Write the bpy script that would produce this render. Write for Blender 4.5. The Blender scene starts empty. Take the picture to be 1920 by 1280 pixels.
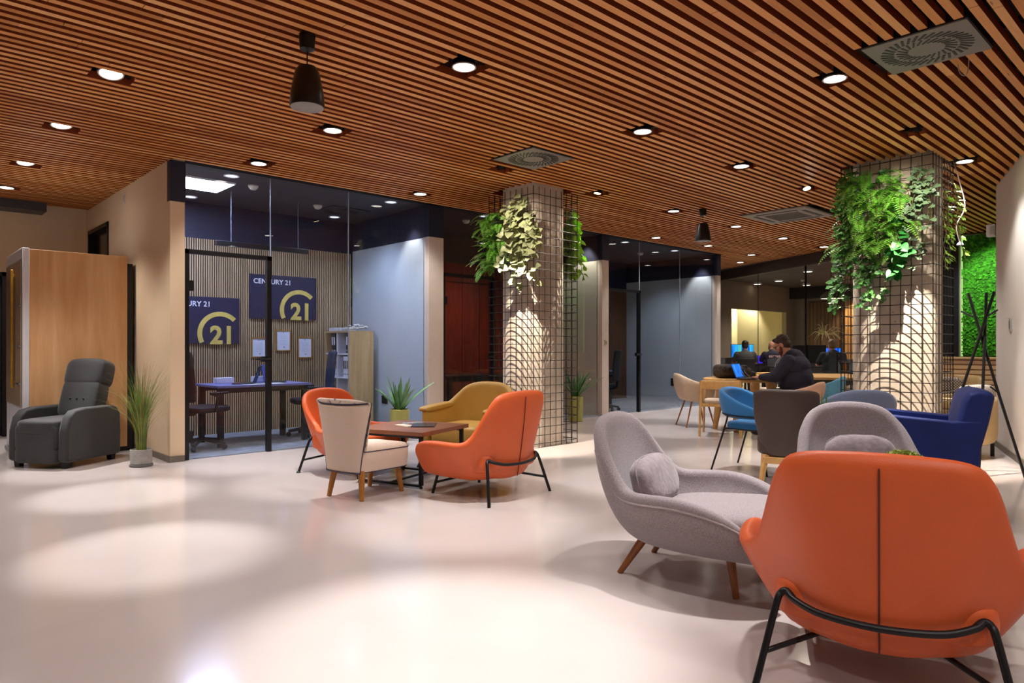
POOL, WIDE, EXPO = 235, 64, .35
import bpy, bmesh, math, random
from mathutils import Vector, Matrix, Euler, Quaternion
S = bpy.context.scene
COL = S.collection
V = Vector
PI = math.pi
R = math.radians
random.seed(7)

# ---------------------------------------------------------------- place frame
# world X runs along the glass fronts, Y goes away from them, metres. The camera stands at the origin.
EYE, FPX, HORIZ = 1.2, 1290.0, 650.0
YAW = R(46.93)
FW = V((math.cos(YAW), math.sin(YAW), 0))
RT = V((math.sin(YAW), -math.cos(YAW), 0))
CEIL = 3.14
WALLY = 7.68


def RD(r, d, z=0.0):
    return RT * r + FW * d + V((0, 0, z))


def PZ(px, py, z):
    d = (EYE - z) * FPX / (py - HORIZ)
    return RD((px - 960) / FPX * d, d, z)


def heading(dr, dd):
    v = RT * dr + FW * dd
    return math.atan2(v.y, v.x) - PI / 2      # local +Y turns to that direction


def lin(h):
    h = h.lstrip('#')
    c = [int(h[i:i + 2], 16) / 255 for i in (0, 2, 4)]
    return tuple((x / 12.92 if x <= .04045 else ((x + .055) / 1.055) ** 2.4) for x in c) + (1,)


# ---------------------------------------------------------------- materials
MATS = {}


class NT:
    def __init__(self, name):
        self.m = bpy.data.materials.new(name)
        self.m.use_nodes = True
        self.t = self.m.node_tree
        self.t.nodes.clear()
        self.out = self.n('ShaderNodeOutputMaterial')

    def n(self, typ, **kw):
        x = self.t.nodes.new(typ)
        for k, v in kw.items():
            if hasattr(x, k) and k not in x.inputs:
                setattr(x, k, v)
            else:
                x.inputs[k].default_value = v
        return x

    def l(self, a, b):
        self.t.links.new(a, b)

    def math(self, op, a, b=None):
        x = self.n('ShaderNodeMath', operation=op)
        for i, v in enumerate((a, b)):
            if v is None:
                continue
            if isinstance(v, (int, float)):
                x.inputs[i].default_value = v
            else:
                self.l(v, x.inputs[i])
        return x.outputs[0]

    def ramp(self, fac, stops):
        x = self.n('ShaderNodeValToRGB')
        e = x.color_ramp.elements
        while len(e) < len(stops):
            e.new(.5)
        for i, (p, c) in enumerate(stops):
            e[i].position = p
            e[i].color = c
        self.l(fac, x.inputs[0])
        return x.outputs[0]


def mat(name, col, rough=.5, metal=0, var=0.12, scale=12, bump=0, bscale=60, stretch=None, spec=.5, sheen=0, coat=0, emit=None, es=0, trans=0):
    if name in MATS:
        return MATS[name]
    N = NT(name)
    c = lin(col) if isinstance(col, str) else tuple(col) + ((1,) if len(col) == 3 else ())
    b = N.n('ShaderNodeBsdfPrincipled')
    b.inputs['Roughness'].default_value = rough
    b.inputs['Metallic'].default_value = metal
    b.inputs['Specular IOR Level'].default_value = spec
    b.inputs['Sheen Weight'].default_value = sheen
    b.inputs['Coat Weight'].default_value = coat
    b.inputs['Coat Roughness'].default_value = .12
    tc = N.n('ShaderNodeTexCoord')
    mp = N.n('ShaderNodeMapping')
    if stretch:
        mp.inputs['Scale'].default_value = stretch
    N.l(tc.outputs['Object'], mp.inputs['Vector'])
    no = N.n('ShaderNodeTexNoise')
    no.inputs['Scale'].default_value = scale
    no.inputs['Detail'].default_value = 4
    N.l(mp.outputs[0], no.inputs['Vector'])
    lo = tuple(max(0, x * (1 - var)) for x in c[:3]) + (1,)
    hi = tuple(min(1, x * (1 + var)) for x in c[:3]) + (1,)
    N.l(N.ramp(no.outputs['Fac'], [(.3, lo), (.7, hi)]), b.inputs['Base Color'])
    if bump:
        n2 = N.n('ShaderNodeTexNoise')
        n2.inputs['Scale'].default_value = bscale
        n2.inputs['Detail'].default_value = 3
        N.l(mp.outputs[0], n2.inputs['Vector'])
        bp = N.n('ShaderNodeBump')
        bp.inputs['Strength'].default_value = bump
        bp.inputs['Distance'].default_value = .01
        N.l(n2.outputs['Fac'], bp.inputs['Height'])
        N.l(bp.outputs[0], b.inputs['Normal'])
    if emit:
        b.inputs['Emission Color'].default_value = lin(emit)
        b.inputs['Emission Strength'].default_value = es
    N.l(b.outputs[0], N.out.inputs[0])
    MATS[name] = N.m
    return N.m


def slat_ceiling_mat(pitch):
    N = NT('stained slats')
    tc = N.n('ShaderNodeTexCoord')
    sp = N.n('ShaderNodeSeparateXYZ')
    N.l(tc.outputs['Object'], sp.inputs[0])
    row = N.math('FLOOR', N.math('DIVIDE', sp.outputs['Y'], pitch))
    wn = N.n('ShaderNodeTexWhiteNoise', noise_dimensions='1D')
    N.l(row, wn.inputs['W'])
    seg = N.math('FLOOR', N.math('ADD', N.math('DIVIDE', sp.outputs['X'], 2.4), N.math('MULTIPLY', wn.outputs['Value'], 9)))
    cmb = N.n('ShaderNodeCombineXYZ')
    N.l(row, cmb.inputs[0])
    N.l(seg, cmb.inputs[1])
    w2 = N.n('ShaderNodeTexWhiteNoise', noise_dimensions='3D')
    N.l(cmb.outputs[0], w2.inputs['Vector'])
    mp = N.n('ShaderNodeMapping')
    mp.inputs['Scale'].default_value = (1.6, 60, 60)
    N.l(tc.outputs['Object'], mp.inputs[0])
    g = N.n('ShaderNodeTexNoise')
    g.inputs['Scale'].default_value = 2.2
    g.inputs['Detail'].default_value = 5
    g.inputs['Distortion'].default_value = .6
    N.l(mp.outputs[0], g.inputs['Vector'])
    f = N.math('ADD', N.math('MULTIPLY', w2.outputs['Value'], .55), N.math('MULTIPLY', g.outputs['Fac'], .45))
    col = N.ramp(f, [(.12, (.36, .12, .018, 1)), (.5, (.62, .25, .06, 1)), (.85, (.76, .40, .15, 1))])
    # knots
    vo = N.n('ShaderNodeTexVoronoi')
    mp2 = N.n('ShaderNodeMapping')
    mp2.inputs['Scale'].default_value = (2.2, 18, 1)
    N.l(tc.outputs['Object'], mp2.inputs[0])
    N.l(mp2.outputs[0], vo.inputs['Vector'])
    vo.inputs['Scale'].default_value = 1.0
    kn = N.math('LESS_THAN', vo.outputs['Distance'], .07)
    mx = N.n('ShaderNodeMix', data_type='RGBA')
    N.l(N.math('MULTIPLY', kn, .75), mx.inputs[0])
    N.l(col, mx.inputs[6])
    mx.inputs[7].default_value = (.07, .025, .01, 1)
    # side faces: deep red stain, with their shade put into the colour
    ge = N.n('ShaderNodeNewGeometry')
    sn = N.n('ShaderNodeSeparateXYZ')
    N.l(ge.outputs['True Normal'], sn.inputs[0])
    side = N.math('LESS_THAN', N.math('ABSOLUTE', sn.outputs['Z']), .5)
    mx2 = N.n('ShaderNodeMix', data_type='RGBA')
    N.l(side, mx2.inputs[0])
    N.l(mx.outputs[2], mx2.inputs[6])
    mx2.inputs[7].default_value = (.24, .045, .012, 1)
    b = N.n('ShaderNodeBsdfPrincipled')
    b.inputs['Roughness'].default_value = .48
    b.inputs['Specular IOR Level'].default_value = .35
    N.l(mx2.outputs[2], b.inputs['Base Color'])
    N.l(b.outputs[0], N.out.inputs[0])
    return N.m


def wood_mat(name, c0, c1, stretch, rough=.45, scale=2.0, coat=0):
    if name in MATS:
        return MATS[name]
    N = NT(name)
    tc = N.n('ShaderNodeTexCoord')
    mp = N.n('ShaderNodeMapping')
    mp.inputs['Scale'].default_value = stretch
    N.l(tc.outputs['Object'], mp.inputs[0])
    a = N.n('ShaderNodeTexNoise')
    a.inputs['Scale'].default_value = scale
    a.inputs['Detail'].default_value = 6
    a.inputs['Distortion'].default_value = 1.2
    N.l(mp.outputs[0], a.inputs['Vector'])
    b2 = N.n('ShaderNodeTexNoise')
    b2.inputs['Scale'].default_value = scale * 5
    b2.inputs['Detail'].default_value = 3
    N.l(mp.outputs[0], b2.inputs['Vector'])
    f = N.math('ADD', N.math('MULTIPLY', a.outputs['Fac'], .7), N.math('MULTIPLY', b2.outputs['Fac'], .3))
    b = N.n('ShaderNodeBsdfPrincipled')
    b.inputs['Roughness'].default_value = rough
    b.inputs['Coat Weight'].default_value = coat
    N.l(N.ramp(f, [(.3, lin(c0)), (.7, lin(c1))]), b.inputs['Base Color'])
    N.l(b.outputs[0], N.out.inputs[0])
    MATS[name] = N.m
    return N.m


def stripe_mat(name, axis, pitch, frac, cb, cg, rough=.6):
    """alternating bands along one object axis (batten wall felt, tweed, ceiling lamella)"""
    if name in MATS:
        return MATS[name]
    N = NT(name)
    tc = N.n('ShaderNodeTexCoord')
    sp = N.n('ShaderNodeSeparateXYZ')
    N.l(tc.outputs['Object'], sp.inputs[0])
    fr = N.math('FRACT', N.math('DIVIDE', sp.outputs[axis], pitch))
    on = N.math('LESS_THAN', fr, frac)
    mx = N.n('ShaderNodeMix', data_type='RGBA')
    N.l(on, mx.inputs[0])
    mx.inputs[6].default_value = lin(cg)
    mx.inputs[7].default_value = lin(cb)
    b = N.n('ShaderNodeBsdfPrincipled')
    b.inputs['Roughness'].default_value = rough
    N.l(mx.outputs[2], b.inputs['Base Color'])
    N.l(b.outputs[0], N.out.inputs[0])
    MATS[name] = N.m
    return N.m


def floor_mat():
    N = NT('poured resin')
    tc = N.n('ShaderNodeTexCoord')
    a = N.n('ShaderNodeTexNoise')
    a.inputs['Scale'].default_value = .7
    a.inputs['Detail'].default_value = 5
    a.inputs['Distortion'].default_value = .8
    N.l(tc.outputs['Object'], a.inputs['Vector'])
    b = N.n('ShaderNodeBsdfPrincipled')
    N.l(N.ramp(a.outputs['Fac'], [(.3, (.50, .435, .41, 1)), (.7, (.55, .485, .46, 1))]), b.inputs['Base Color'])
    r = N.n('ShaderNodeTexNoise')
    r.inputs['Scale'].default_value = 2.4
    r.inputs['Detail'].default_value = 6
    N.l(tc.outputs['Object'], r.inputs['Vector'])
    mr = N.n('ShaderNodeMapRange')
    mr.inputs['To Min'].default_value = .1
    mr.inputs['To Max'].default_value = .2
    N.l(r.outputs['Fac'], mr.inputs['Value'])
    N.l(mr.outputs[0], b.inputs['Roughness'])
    b.inputs['Specular IOR Level'].default_value = .5
    n2 = N.n('ShaderNodeTexNoise')
    n2.inputs['Scale'].default_value = 5
    n2.inputs['Detail'].default_value = 8
    N.l(tc.outputs['Object'], n2.inputs['Vector'])
    bp = N.n('ShaderNodeBump')
    bp.inputs['Strength'].default_value = .03
    bp.inputs['Distance'].default_value = .02
    N.l(n2.outputs['Fac'], bp.inputs['Height'])
    N.l(bp.outputs[0], b.inputs['Normal'])
    N.l(b.outputs[0], N.out.inputs[0])
    return N.m


def glass_mat(name='clear glass', tint=(.94, .955, .965, 1), base=.028):
    if name in MATS:
        return MATS[name]
    N = NT(name)
    lw = N.n('ShaderNodeLayerWeight')
    lw.inputs['Blend'].default_value = .5
    f = N.math('ADD', N.math('MULTIPLY', N.math('POWER', lw.outputs['Facing'], 4), .75), base)
    t = N.n('ShaderNodeBsdfTransparent')
    t.inputs[0].default_value = tint
    g = N.n('ShaderNodeBsdfGlossy')
    g.inputs['Roughness'].default_value = .0
    m = N.n('ShaderNodeMixShader')
    N.l(f, m.inputs[0])
    N.l(t.outputs[0], m.inputs[1])
    N.l(g.outputs[0], m.inputs[2])
    N.l(m.outputs[0], N.out.inputs[0])
    MATS[name] = N.m
    return N.m


def emit_mat(name, col, s):
    if name in MATS:
        return MATS[name]
    N = NT(name)
    e = N.n('ShaderNodeEmission')
    e.inputs[0].default_value = lin(col)
    e.inputs[1].default_value = s
    N.l(e.outputs[0], N.out.inputs[0])
    MATS[name] = N.m
    return N.m


def screen_mat(name, stops, s, scale=6):
    """a lit screen: wavy vertical bands of colour"""
    N = NT(name)
    tc = N.n('ShaderNodeTexCoord')
    mp = N.n('ShaderNodeMapping')
    mp.inputs['Scale'].default_value = (scale, scale, .8)
    N.l(tc.outputs['Object'], mp.inputs[0])
    a = N.n('ShaderNodeTexNoise')
    a.inputs['Scale'].default_value = 1.6
    a.inputs['Detail'].default_value = 3
    N.l(mp.outputs[0], a.inputs['Vector'])
    e = N.n('ShaderNodeEmission')
    N.l(N.ramp(a.outputs['Fac'], [(p, lin(c)) for p, c in stops]), e.inputs[0])
    e.inputs[1].default_value = s
    N.l(e.outputs[0], N.out.inputs[0])
    return N.m


def floral_mat():
    N = NT('floral print')
    tc = N.n('ShaderNodeTexCoord')
    vo = N.n('ShaderNodeTexVoronoi')
    vo.inputs['Scale'].default_value = 13
    no = N.n('ShaderNodeTexNoise')
    no.inputs['Scale'].default_value = 30
    N.l(tc.outputs['Object'], no.inputs['Vector'])
    mixv = N.n('ShaderNodeMix', data_type='VECTOR')
    mixv.inputs[0].default_value = .12
    N.l(tc.outputs['Object'], mixv.inputs[4])
    N.l(no.outputs['Color'], mixv.inputs[5])
    N.l(mixv.outputs[1], vo.inputs['Vector'])
    b = N.n('ShaderNodeBsdfPrincipled')
    b.inputs['Roughness'].default_value = .8
    N.l(N.ramp(vo.outputs['Distance'], [(.0, lin('#5b5270')), (.2, lin('#8d8294')), (.3, lin('#b9a79d')), (.36, lin('#d9c6b6'))]), b.inputs['Base Color'])
    N.l(b.outputs[0], N.out.inputs[0])
    return N.m


def check_mat():
    N = NT('houndstooth check')
    tc = N.n('ShaderNodeTexCoord')
    c = N.n('ShaderNodeTexChecker')
    c.inputs['Scale'].default_value = 55
    c.inputs[1].default_value = lin('#d8cfc2')
    c.inputs[2].default_value = lin('#6d645c')
    N.l(tc.outputs['Object'], c.inputs['Vector'])
    b = N.n('ShaderNodeBsdfPrincipled')
    b.inputs['Roughness'].default_value = .85
    N.l(c.outputs[0], b.inputs['Base Color'])
    N.l(b.outputs[0], N.out.inputs[0])
    return N.m


def concrete_mat():
    N = NT('bare concrete')
    tc = N.n('ShaderNodeTexCoord')
    a = N.n('ShaderNodeTexNoise')
    a.inputs['Scale'].default_value = 3
    a.inputs['Detail'].default_value = 9
    N.l(tc.outputs['Object'], a.inputs['Vector'])
    v = N.n('ShaderNodeTexVoronoi')
    v.inputs['Scale'].default_value = 11
    N.l(tc.outputs['Object'], v.inputs['Vector'])
    hole = N.math('LESS_THAN', v.outputs['Distance'], .09)
    mx = N.n('ShaderNodeMix', data_type='RGBA')
    N.l(N.math('MULTIPLY', hole, .6), mx.inputs[0])
    N.l(N.ramp(a.outputs['Fac'], [(.3, lin('#b3a594')), (.7, lin('#d3c7b5'))]), mx.inputs[6])
    mx.inputs[7].default_value = lin('#5a5148')
    b = N.n('ShaderNodeBsdfPrincipled')
    b.inputs['Roughness'].default_value = .8
    N.l(mx.outputs[2], b.inputs['Base Color'])
    bp = N.n('ShaderNodeBump')
    bp.inputs['Strength'].default_value = .12
    bp.inputs['Distance'].default_value = .01
    N.l(a.outputs['Fac'], bp.inputs['Height'])
    N.l(bp.outputs[0], b.inputs['Normal'])
    N.l(b.outputs[0], N.out.inputs[0])
    return N.m


def carpet_mat():
    N = NT('office carpet')
    tc = N.n('ShaderNodeTexCoord')
    mp = N.n('ShaderNodeMapping')
    mp.inputs['Scale'].default_value = (1.5, 22, 1)
    N.l(tc.outputs['Object'], mp.inputs[0])
    a = N.n('ShaderNodeTexNoise')
    a.inputs['Scale'].default_value = 4
    a.inputs['Detail'].default_value = 6
    N.l(mp.outputs[0], a.inputs['Vector'])
    b = N.n('ShaderNodeBsdfPrincipled')
    b.inputs['Roughness'].default_value = .95
    N.l(N.ramp(a.outputs['Fac'], [(.35, lin('#5a6068')), (.65, lin('#a3a5ab'))]), b.inputs['Base Color'])
    N.l(b.outputs[0], N.out.inputs[0])
    return N.m


# ---------------------------------------------------------------- mesh builder
def ortho(d):
    d = d.normalized()
    a = V((0, 0, 1)) if abs(d.z) < .9 else V((1, 0, 0))
    u = d.cross(a).normalized()
    return u, d.cross(u).normalized()


def cr(pts, n):
    """Catmull-Rom through pts, n samples"""
    P = [V(p) for p in pts]
    out = []
    k = len(P) - 1
    for j in range(n):
        t = j * k / (n - 1)
        i = min(int(t), k - 1)
        f = t - i
        p0 = P[i - 1] if i > 0 else P[0] * 2 - P[1]
        p3 = P[i + 2] if i + 2 <= k else P[k] * 2 - P[k - 1]
        p1, p2 = P[i], P[i + 1]
        out.append(.5 * ((2 * p1) + (p2 - p0) * f + (2 * p0 - 5 * p1 + 4 * p2 - p3) * f * f + (3 * p1 - p0 - 3 * p2 + p3) * f ** 3))
    return out


class MB:
    def __init__(self):
        self.v, self.f, self.mi = [], [], []
        self.cur = 0

    def add(self, vs, fs):
        o = len(self.v)
        self.v += [tuple(x) for x in vs]
        self.f += [tuple(o + i for i in f) for f in fs]
        self.mi += [self.cur] * len(fs)
        return self

    def box(self, c, s, rot=None, taper=1.0):
        hx, hy, hz = s[0] / 2, s[1] / 2, s[2] / 2
        q = [V((x * hx * (taper if z < 0 else 1), y * hy * (taper if z < 0 else 1), z * hz)) for z in (-1, 1) for y in (-1, 1) for x in (-1, 1)]
        if rot is not None:
            m = rot if isinstance(rot, Matrix) else Euler(rot).to_matrix()
            q = [m @ p for p in q]
        q = [p + V(c) for p in q]
        return self.add(q, [(0, 2, 3, 1), (4, 5, 7, 6), (0, 1, 5, 4), (2, 6, 7, 3), (0, 4, 6, 2), (1, 3, 7, 5)])

    def bx(self, x0, x1, y0, y1, z0, z1):
        return self.box(((x0 + x1) / 2, (y0 + y1) / 2, (z0 + z1) / 2), (abs(x1 - x0), abs(y1 - y0), abs(z1 - z0)))

    def beam(self, a, b, w, h, up=(0, 0, 1)):
        a, b = V(a), V(b)
        d = b - a
        z = V(up)
        x = d.normalized()
        y = z.cross(x)
        y = y.normalized() if y.length > 1e-5 else ortho(x)[0]
        z = x.cross(y)
        m = Matrix((x, y, z)).transposed()
        return self.box((a + b) / 2, (d.length, w, h), m)

    def tube(self, pts, r, n=10, cap=True, closed=False):
        P = [V(p) for p in pts]
        k = len(P)
        rr = r if isinstance(r, (list, tuple)) else [r] * k
        vs, fs = [], []
        u = None
        for i, p in enumerate(P):
            if closed:
                d = P[(i + 1) % k] - P[i - 1]
            else:
                d = P[min(i + 1, k - 1)] - P[max(i - 1, 0)]
            d.normalize()
            if u is None:
                u, w = ortho(d)
            else:
                u = (u - d * u.dot(d))
                u = u.normalized() if u.length > 1e-6 else ortho(d)[0]
            w = d.cross(u)
            for j in range(n):
                a = 2 * PI * j / n
                vs.append(p + (u * math.cos(a) + w * math.sin(a)) * rr[i])
        m = k if closed else k - 1
        for i in range(m):
            for j in range(n):
                a, b = i * n + j, i * n + (j + 1) % n
                c, e = ((i + 1) % k) * n + (j + 1) % n, ((i + 1) % k) * n + j
                fs.append((a, b, c, e))
        if cap and not closed:
            fs.append(tuple(range(n))[::-1])
            fs.append(tuple((k - 1) * n + j for j in range(n)))
        return self.add(vs, fs)

    def bone(self, a, ra, b, rb, n=12):
        self.tube([a, b], [ra, rb], n)
        self.ell(a, (ra, ra, ra), n=10)
        return self.ell(b, (rb, rb, rb), n=10)

    def lathe(self, prof, c=(0, 0, 0), n=28, cap=True, rot=None):
        vs, fs = [], []
        for (r, z) in prof:
            for j in range(n):
                a = 2 * PI * j / n
                p = V((r * math.cos(a), r * math.sin(a), z))
                if rot is not None:
                    p = rot @ p
                vs.append(p + V(c))
        for i in range(len(prof) - 1):
            for j in range(n):
                fs.append((i * n + j, i * n + (j + 1) % n, (i + 1) * n + (j + 1) % n, (i + 1) * n + j))
        if cap:
            fs.append(tuple(range(n))[::-1])
            fs.append(tuple((len(prof) - 1) * n + j for j in range(n)))
        return self.add(vs, fs)

    def ell(self, c, s, e=1.0, e2=1.0, n=16, rot=None):
        """ellipsoid / superellipsoid"""
        def pw(x, k):
            return math.copysign(abs(x) ** k, x)
        vs, fs = [], []
        m = n // 2
        for i in range(m + 1):
            t = -PI / 2 + PI * i / m
            for j in range(n):
                a = 2 * PI * j / n
                p = V((s[0] * pw(math.cos(t), e) * pw(math.cos(a), e2), s[1] * pw(math.cos(t), e) * pw(math.sin(a), e2), s[2] * pw(math.sin(t), e)))
                if rot is not None:
                    p = (rot if isinstance(rot, Matrix) else Euler(rot).to_matrix()) @ p
                vs.append(p + V(c))
        for i in range(m):
            for j in range(n):
                fs.append((i * n + j, i * n + (j + 1) % n, (i + 1) * n + (j + 1) % n, (i + 1) * n + j))
        return self.add(vs, fs)

    def grid(self, rows, closed=False):
        n = len(rows[0])
        vs = [p for r in rows for p in r]
        fs = []
        for i in range(len(rows) - 1):
            for j in range(n if closed else n - 1):
                fs.append((i * n + j, i * n + (j + 1) % n, (i + 1) * n + (j + 1) % n, (i + 1) * n + j))
        return self.add(vs, fs)

    def build(self, name, m, parent=None, smooth=True, bevel=0, seg=2, sub=0, solid=0, soff=0, angle=40, remesh=0, merge=True, recalc=True):
        me = bpy.data.meshes.new(name)
        me.from_pydata(self.v, [], self.f)
        ms = m if isinstance(m, (list, tuple)) else [m]
        for x in ms:
            me.materials.append(x)
        if len(ms) > 1:
            me.polygons.foreach_set('material_index', self.mi)
        b = bmesh.new()
        b.from_mesh(me)
        if merge:
            bmesh.ops.remove_doubles(b, verts=b.verts, dist=1e-5)
        if recalc:
            bmesh.ops.recalc_face_normals(b, faces=b.faces)
        b.to_mesh(me)
        b.free()
        o = bpy.data.objects.new(name, me)
        COL.objects.link(o)
        if parent is not None:
            o.parent = parent
        if smooth:
            me.polygons.foreach_set('use_smooth', [True] * len(me.polygons))
            if not (sub or remesh):
                me.set_sharp_from_angle(angle=R(angle))
        if remesh:
            q = o.modifiers.new('r', 'REMESH')
            q.mode = 'VOXEL'
            q.voxel_size = remesh
            q.use_smooth_shade = True
            q = o.modifiers.new('s', 'SMOOTH')
            q.factor = .5
            q.iterations = 4
        if solid:
            q = o.modifiers.new('t', 'SOLIDIFY')
            q.thickness = solid
            q.offset = soff
        if bevel:
            q = o.modifiers.new('b', 'BEVEL')
            q.width = bevel
            q.segments = seg
            q.limit_method = 'ANGLE'
            q.angle_limit = R(35)
            q.harden_normals = False
        if sub:
            q = o.modifiers.new('u', 'SUBSURF')
            q.levels = sub
            q.render_levels = sub
        return o


def tag(o, label=None, cat=None, group=None, kind=None):
    if label:
        o['label'] = label
    if cat:
        o['category'] = cat
    if group:
        o['group'] = group
    if kind:
        o['kind'] = kind
    return o


def thing(name, label, cat, loc=(0, 0, 0), rz=0, group=None):
    o = bpy.data.objects.new(name, None)
    COL.objects.link(o)
    o.location = loc
    o.rotation_euler = (0, 0, rz)
    o.empty_display_size = .1
    return tag(o, label, cat, group)


def dup(root, loc, rz, label, group=None, cat=None):
    def cp(o, par):
        c = o.copy()
        COL.objects.link(c)
        if par is not None:
            c.parent = par
        for ch in KIDS.get(o.name, []):
            cp(ch, c)
        return c
    global KIDS
    KIDS = {}
    for o in COL.objects:
        if o.parent is not None:
            KIDS.setdefault(o.parent.name, []).append(o)
    r = cp(root, None)
    r.location = loc
    r.rotation_euler = (0, 0, rz)
    return tag(r, label, cat, group)


def struct(name, mb, m, **kw):
    return tag(mb.build(name, m, **kw), kind='structure')


def spot(loc, target, watt, size, blend=.5, col=(1, .9, .8), rad=.05):
    l = bpy.data.lights.new('lamp beam', 'SPOT')
    l.energy = watt
    l.spot_size = R(size)
    l.spot_blend = blend
    l.color = col
    l.shadow_soft_size = rad
    o = bpy.data.objects.new('lamp_beam', l)
    COL.objects.link(o)
    o.location = loc
    o.rotation_euler = (V(target) - V(loc)).to_track_quat('-Z', 'Y').to_euler()
    return o


def area(loc, target, watt, sx, sy, col=(1, 1, 1)):
    l = bpy.data.lights.new('panel light', 'AREA')
    l.shape = 'RECTANGLE'
    l.size, l.size_y = sx, sy
    l.energy = watt
    l.color = col
    o = bpy.data.objects.new('panel_light', l)
    COL.objects.link(o)
    o.location = loc
    o.rotation_euler = (V(target) - V(loc)).to_track_quat('-Z', 'Y').to_euler()
    return o


# ---------------------------------------------------------------- camera
cam = bpy.data.cameras.new('camera')
cam.sensor_width = 36
cam.lens = FPX / 1920 * 36
cam.shift_y = (HORIZ - 640) / 1920
cam.clip_start = .05
co = bpy.data.objects.new('camera', cam)
COL.objects.link(co)
co.location = (0, 0, EYE)
co.rotation_euler = (PI / 2, 0, YAW - PI / 2)
S.camera = co
S.view_settings.view_transform = 'Standard'
S.view_settings.look = 'None'
S.view_settings.gamma = 1
S.view_settings.exposure = EXPO
w = bpy.data.worlds.new('world')
w.use_nodes = True
w.node_tree.nodes['Background'].inputs[0].default_value = (.9, .85, .8, 1)
w.node_tree.nodes['Background'].inputs[1].default_value = .05
S.world = w
# ================================================================= SETTING
PITCH, SLW, SLH = .095, .05, .055
BEIGE = mat('beige paint', '#dcc3a2', .75, var=.03, scale=3)
WHITEP = mat('off white paint', '#d8d0c8', .75, var=.03, scale=3)
GREYP = mat('pale grey paint', '#b4bcc4', .55, var=.03, scale=3)
SAGE = mat('sage grey paint', '#b3b4a6', .6, var=.03, scale=3)
DARKP = mat('navy black paint', '#1c2036', .6, var=.08, scale=3)
DARKB = mat('dark brown paint', '#3a2f2c', .6, var=.08, scale=3)
BLACK = mat('black', '#0c0c0e', .5, var=.1)
BLKMET = mat('black metal', '#141416', .38, metal=.3, var=.1)
SKIRT = mat('grey skirting', '#6f665c', .5)
GLASS = glass_mat()
WHITEM = mat('white laminate', '#d9dbe2', .4, var=.03)
CONC = concrete_mat()
CARPET = carpet_mat()
OFFCEIL = stripe_mat('lamella ceiling', 'Y', .1, .9, '#33353f', '#1e1f26', .6)
BATTEN_BACK = mat('black felt', '#17151a', .9, var=.1)
OAKSLAT = wood_mat('oak batten', '#a98a66', '#cbb08a', (20, 20, 1.2))

b = MB()
b.bx(-7, 26, -6.2, 13, -.1, 0)
struct('floor', b, floor_mat(), smooth=False)

# ---- ceiling: stained battens below a black void; gaps are left for everything let into it
LAMPS = [  # px, py on the ceiling plane, tilt target (r, d, z) or None, label
    (208, 146, (-2.11, 4.07, 0), 'black rimmed downlight nearest the photo top left corner'),
    (115, 241, (-3.23, 5.63, 0), 'recessed downlight second from the front in the row at the left edge'),
    (48, 310, (-4.2, 6.7, 0), 'recessed downlight in front of the oak booth, third in the left row'),
    (12, 352, None, 'dim recessed downlight farthest back in the left row'),
    (870, 126, None, 'large black cased downlight right of the near pendant speaker'),
    (624, 245, None, 'white rimmed downlight directly behind the near pendant speaker'),
    (485, 307, None, 'bright downlight above the framed glass door of the first office'),
    (788, 364, None, 'downlight at the glass front left of the first column'),
    (1205, 247, None, 'lone downlight in mid ceiling between the two columns'),
    (1565, 148, None, 'brightest downlight beside the large square vent'),
    (1390, 312, None, 'downlight between the mid ceiling lamp and the second column'),
    (1263, 396, None, 'tilted downlight left of the far pendant speaker'),
    (1468, 447, None, 'small downlight behind the ceiling air conditioner'),
    (1380, 425, None, 'small downlight right of the far pendant speaker'),
    (1545, 463, None, 'small downlight by the ivy on the second column'),
    (1409, 478, None, 'small downlight nearest the far glass wall'),
    (1328, 461, None, 'small downlight under the ceiling right behind the far pendant speaker'),
    (1809, 303, None, 'downlight right of the second column by the hanging white cable'),
    (1230, 446, None, 'small downlight above the glass of the third office'),
    (1388, 492, None, 'bluish round downlight at the far end of the battens'),
]
SPOTS = [
    (940, 318, None, 'small black spotlight turned on the first column fern'),
    (1120, 363, None, 'tilted white spotlight right of the first column'),
    (1717, 246, None, 'warm twin spotlight in front of the second column'),
    (1513, 354, None, 'tilted warm spotlight left of the second column'),
]
VENTC = [PZ(1737, 90, CEIL), PZ(1000, 297, CEIL)]
ACC = RD(4.05, 10.1)
COL1 = RD(.264, 8.65)          # cage centres
COL2 = RD(4.10, 7.34)
holes = []
for px, py, tg, lb in LAMPS:
    p = PZ(px, py, CEIL)
    holes.append((p.x - .14, p.x + .14, p.y - .09, p.y + .09))
for px, py, tg, lb in SPOTS:
    p = PZ(px, py, CEIL)
    holes.append((p.x - .13, p.x + .13, p.y - .09, p.y + .09))
for p in VENTC:
    holes.append((p.x - .31, p.x + .31, p.y - .31, p.y + .31))
holes.append((ACC.x - .49, ACC.x + .49, ACC.y - .49, ACC.y + .49))
holes.append((COL1.x - .36, COL1.x + .36, COL1.y - .36, COL1.y + .36))
holes.append((COL2.x - .31, COL2.x + .31, COL2.y - .40, COL2.y + .40))
# joint line of the battens near the left: short gaps in successive rows


def xr(y):
    return 13.75 if y < 5.3 else 13.86 + (y - 5.39) * .57


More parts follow.
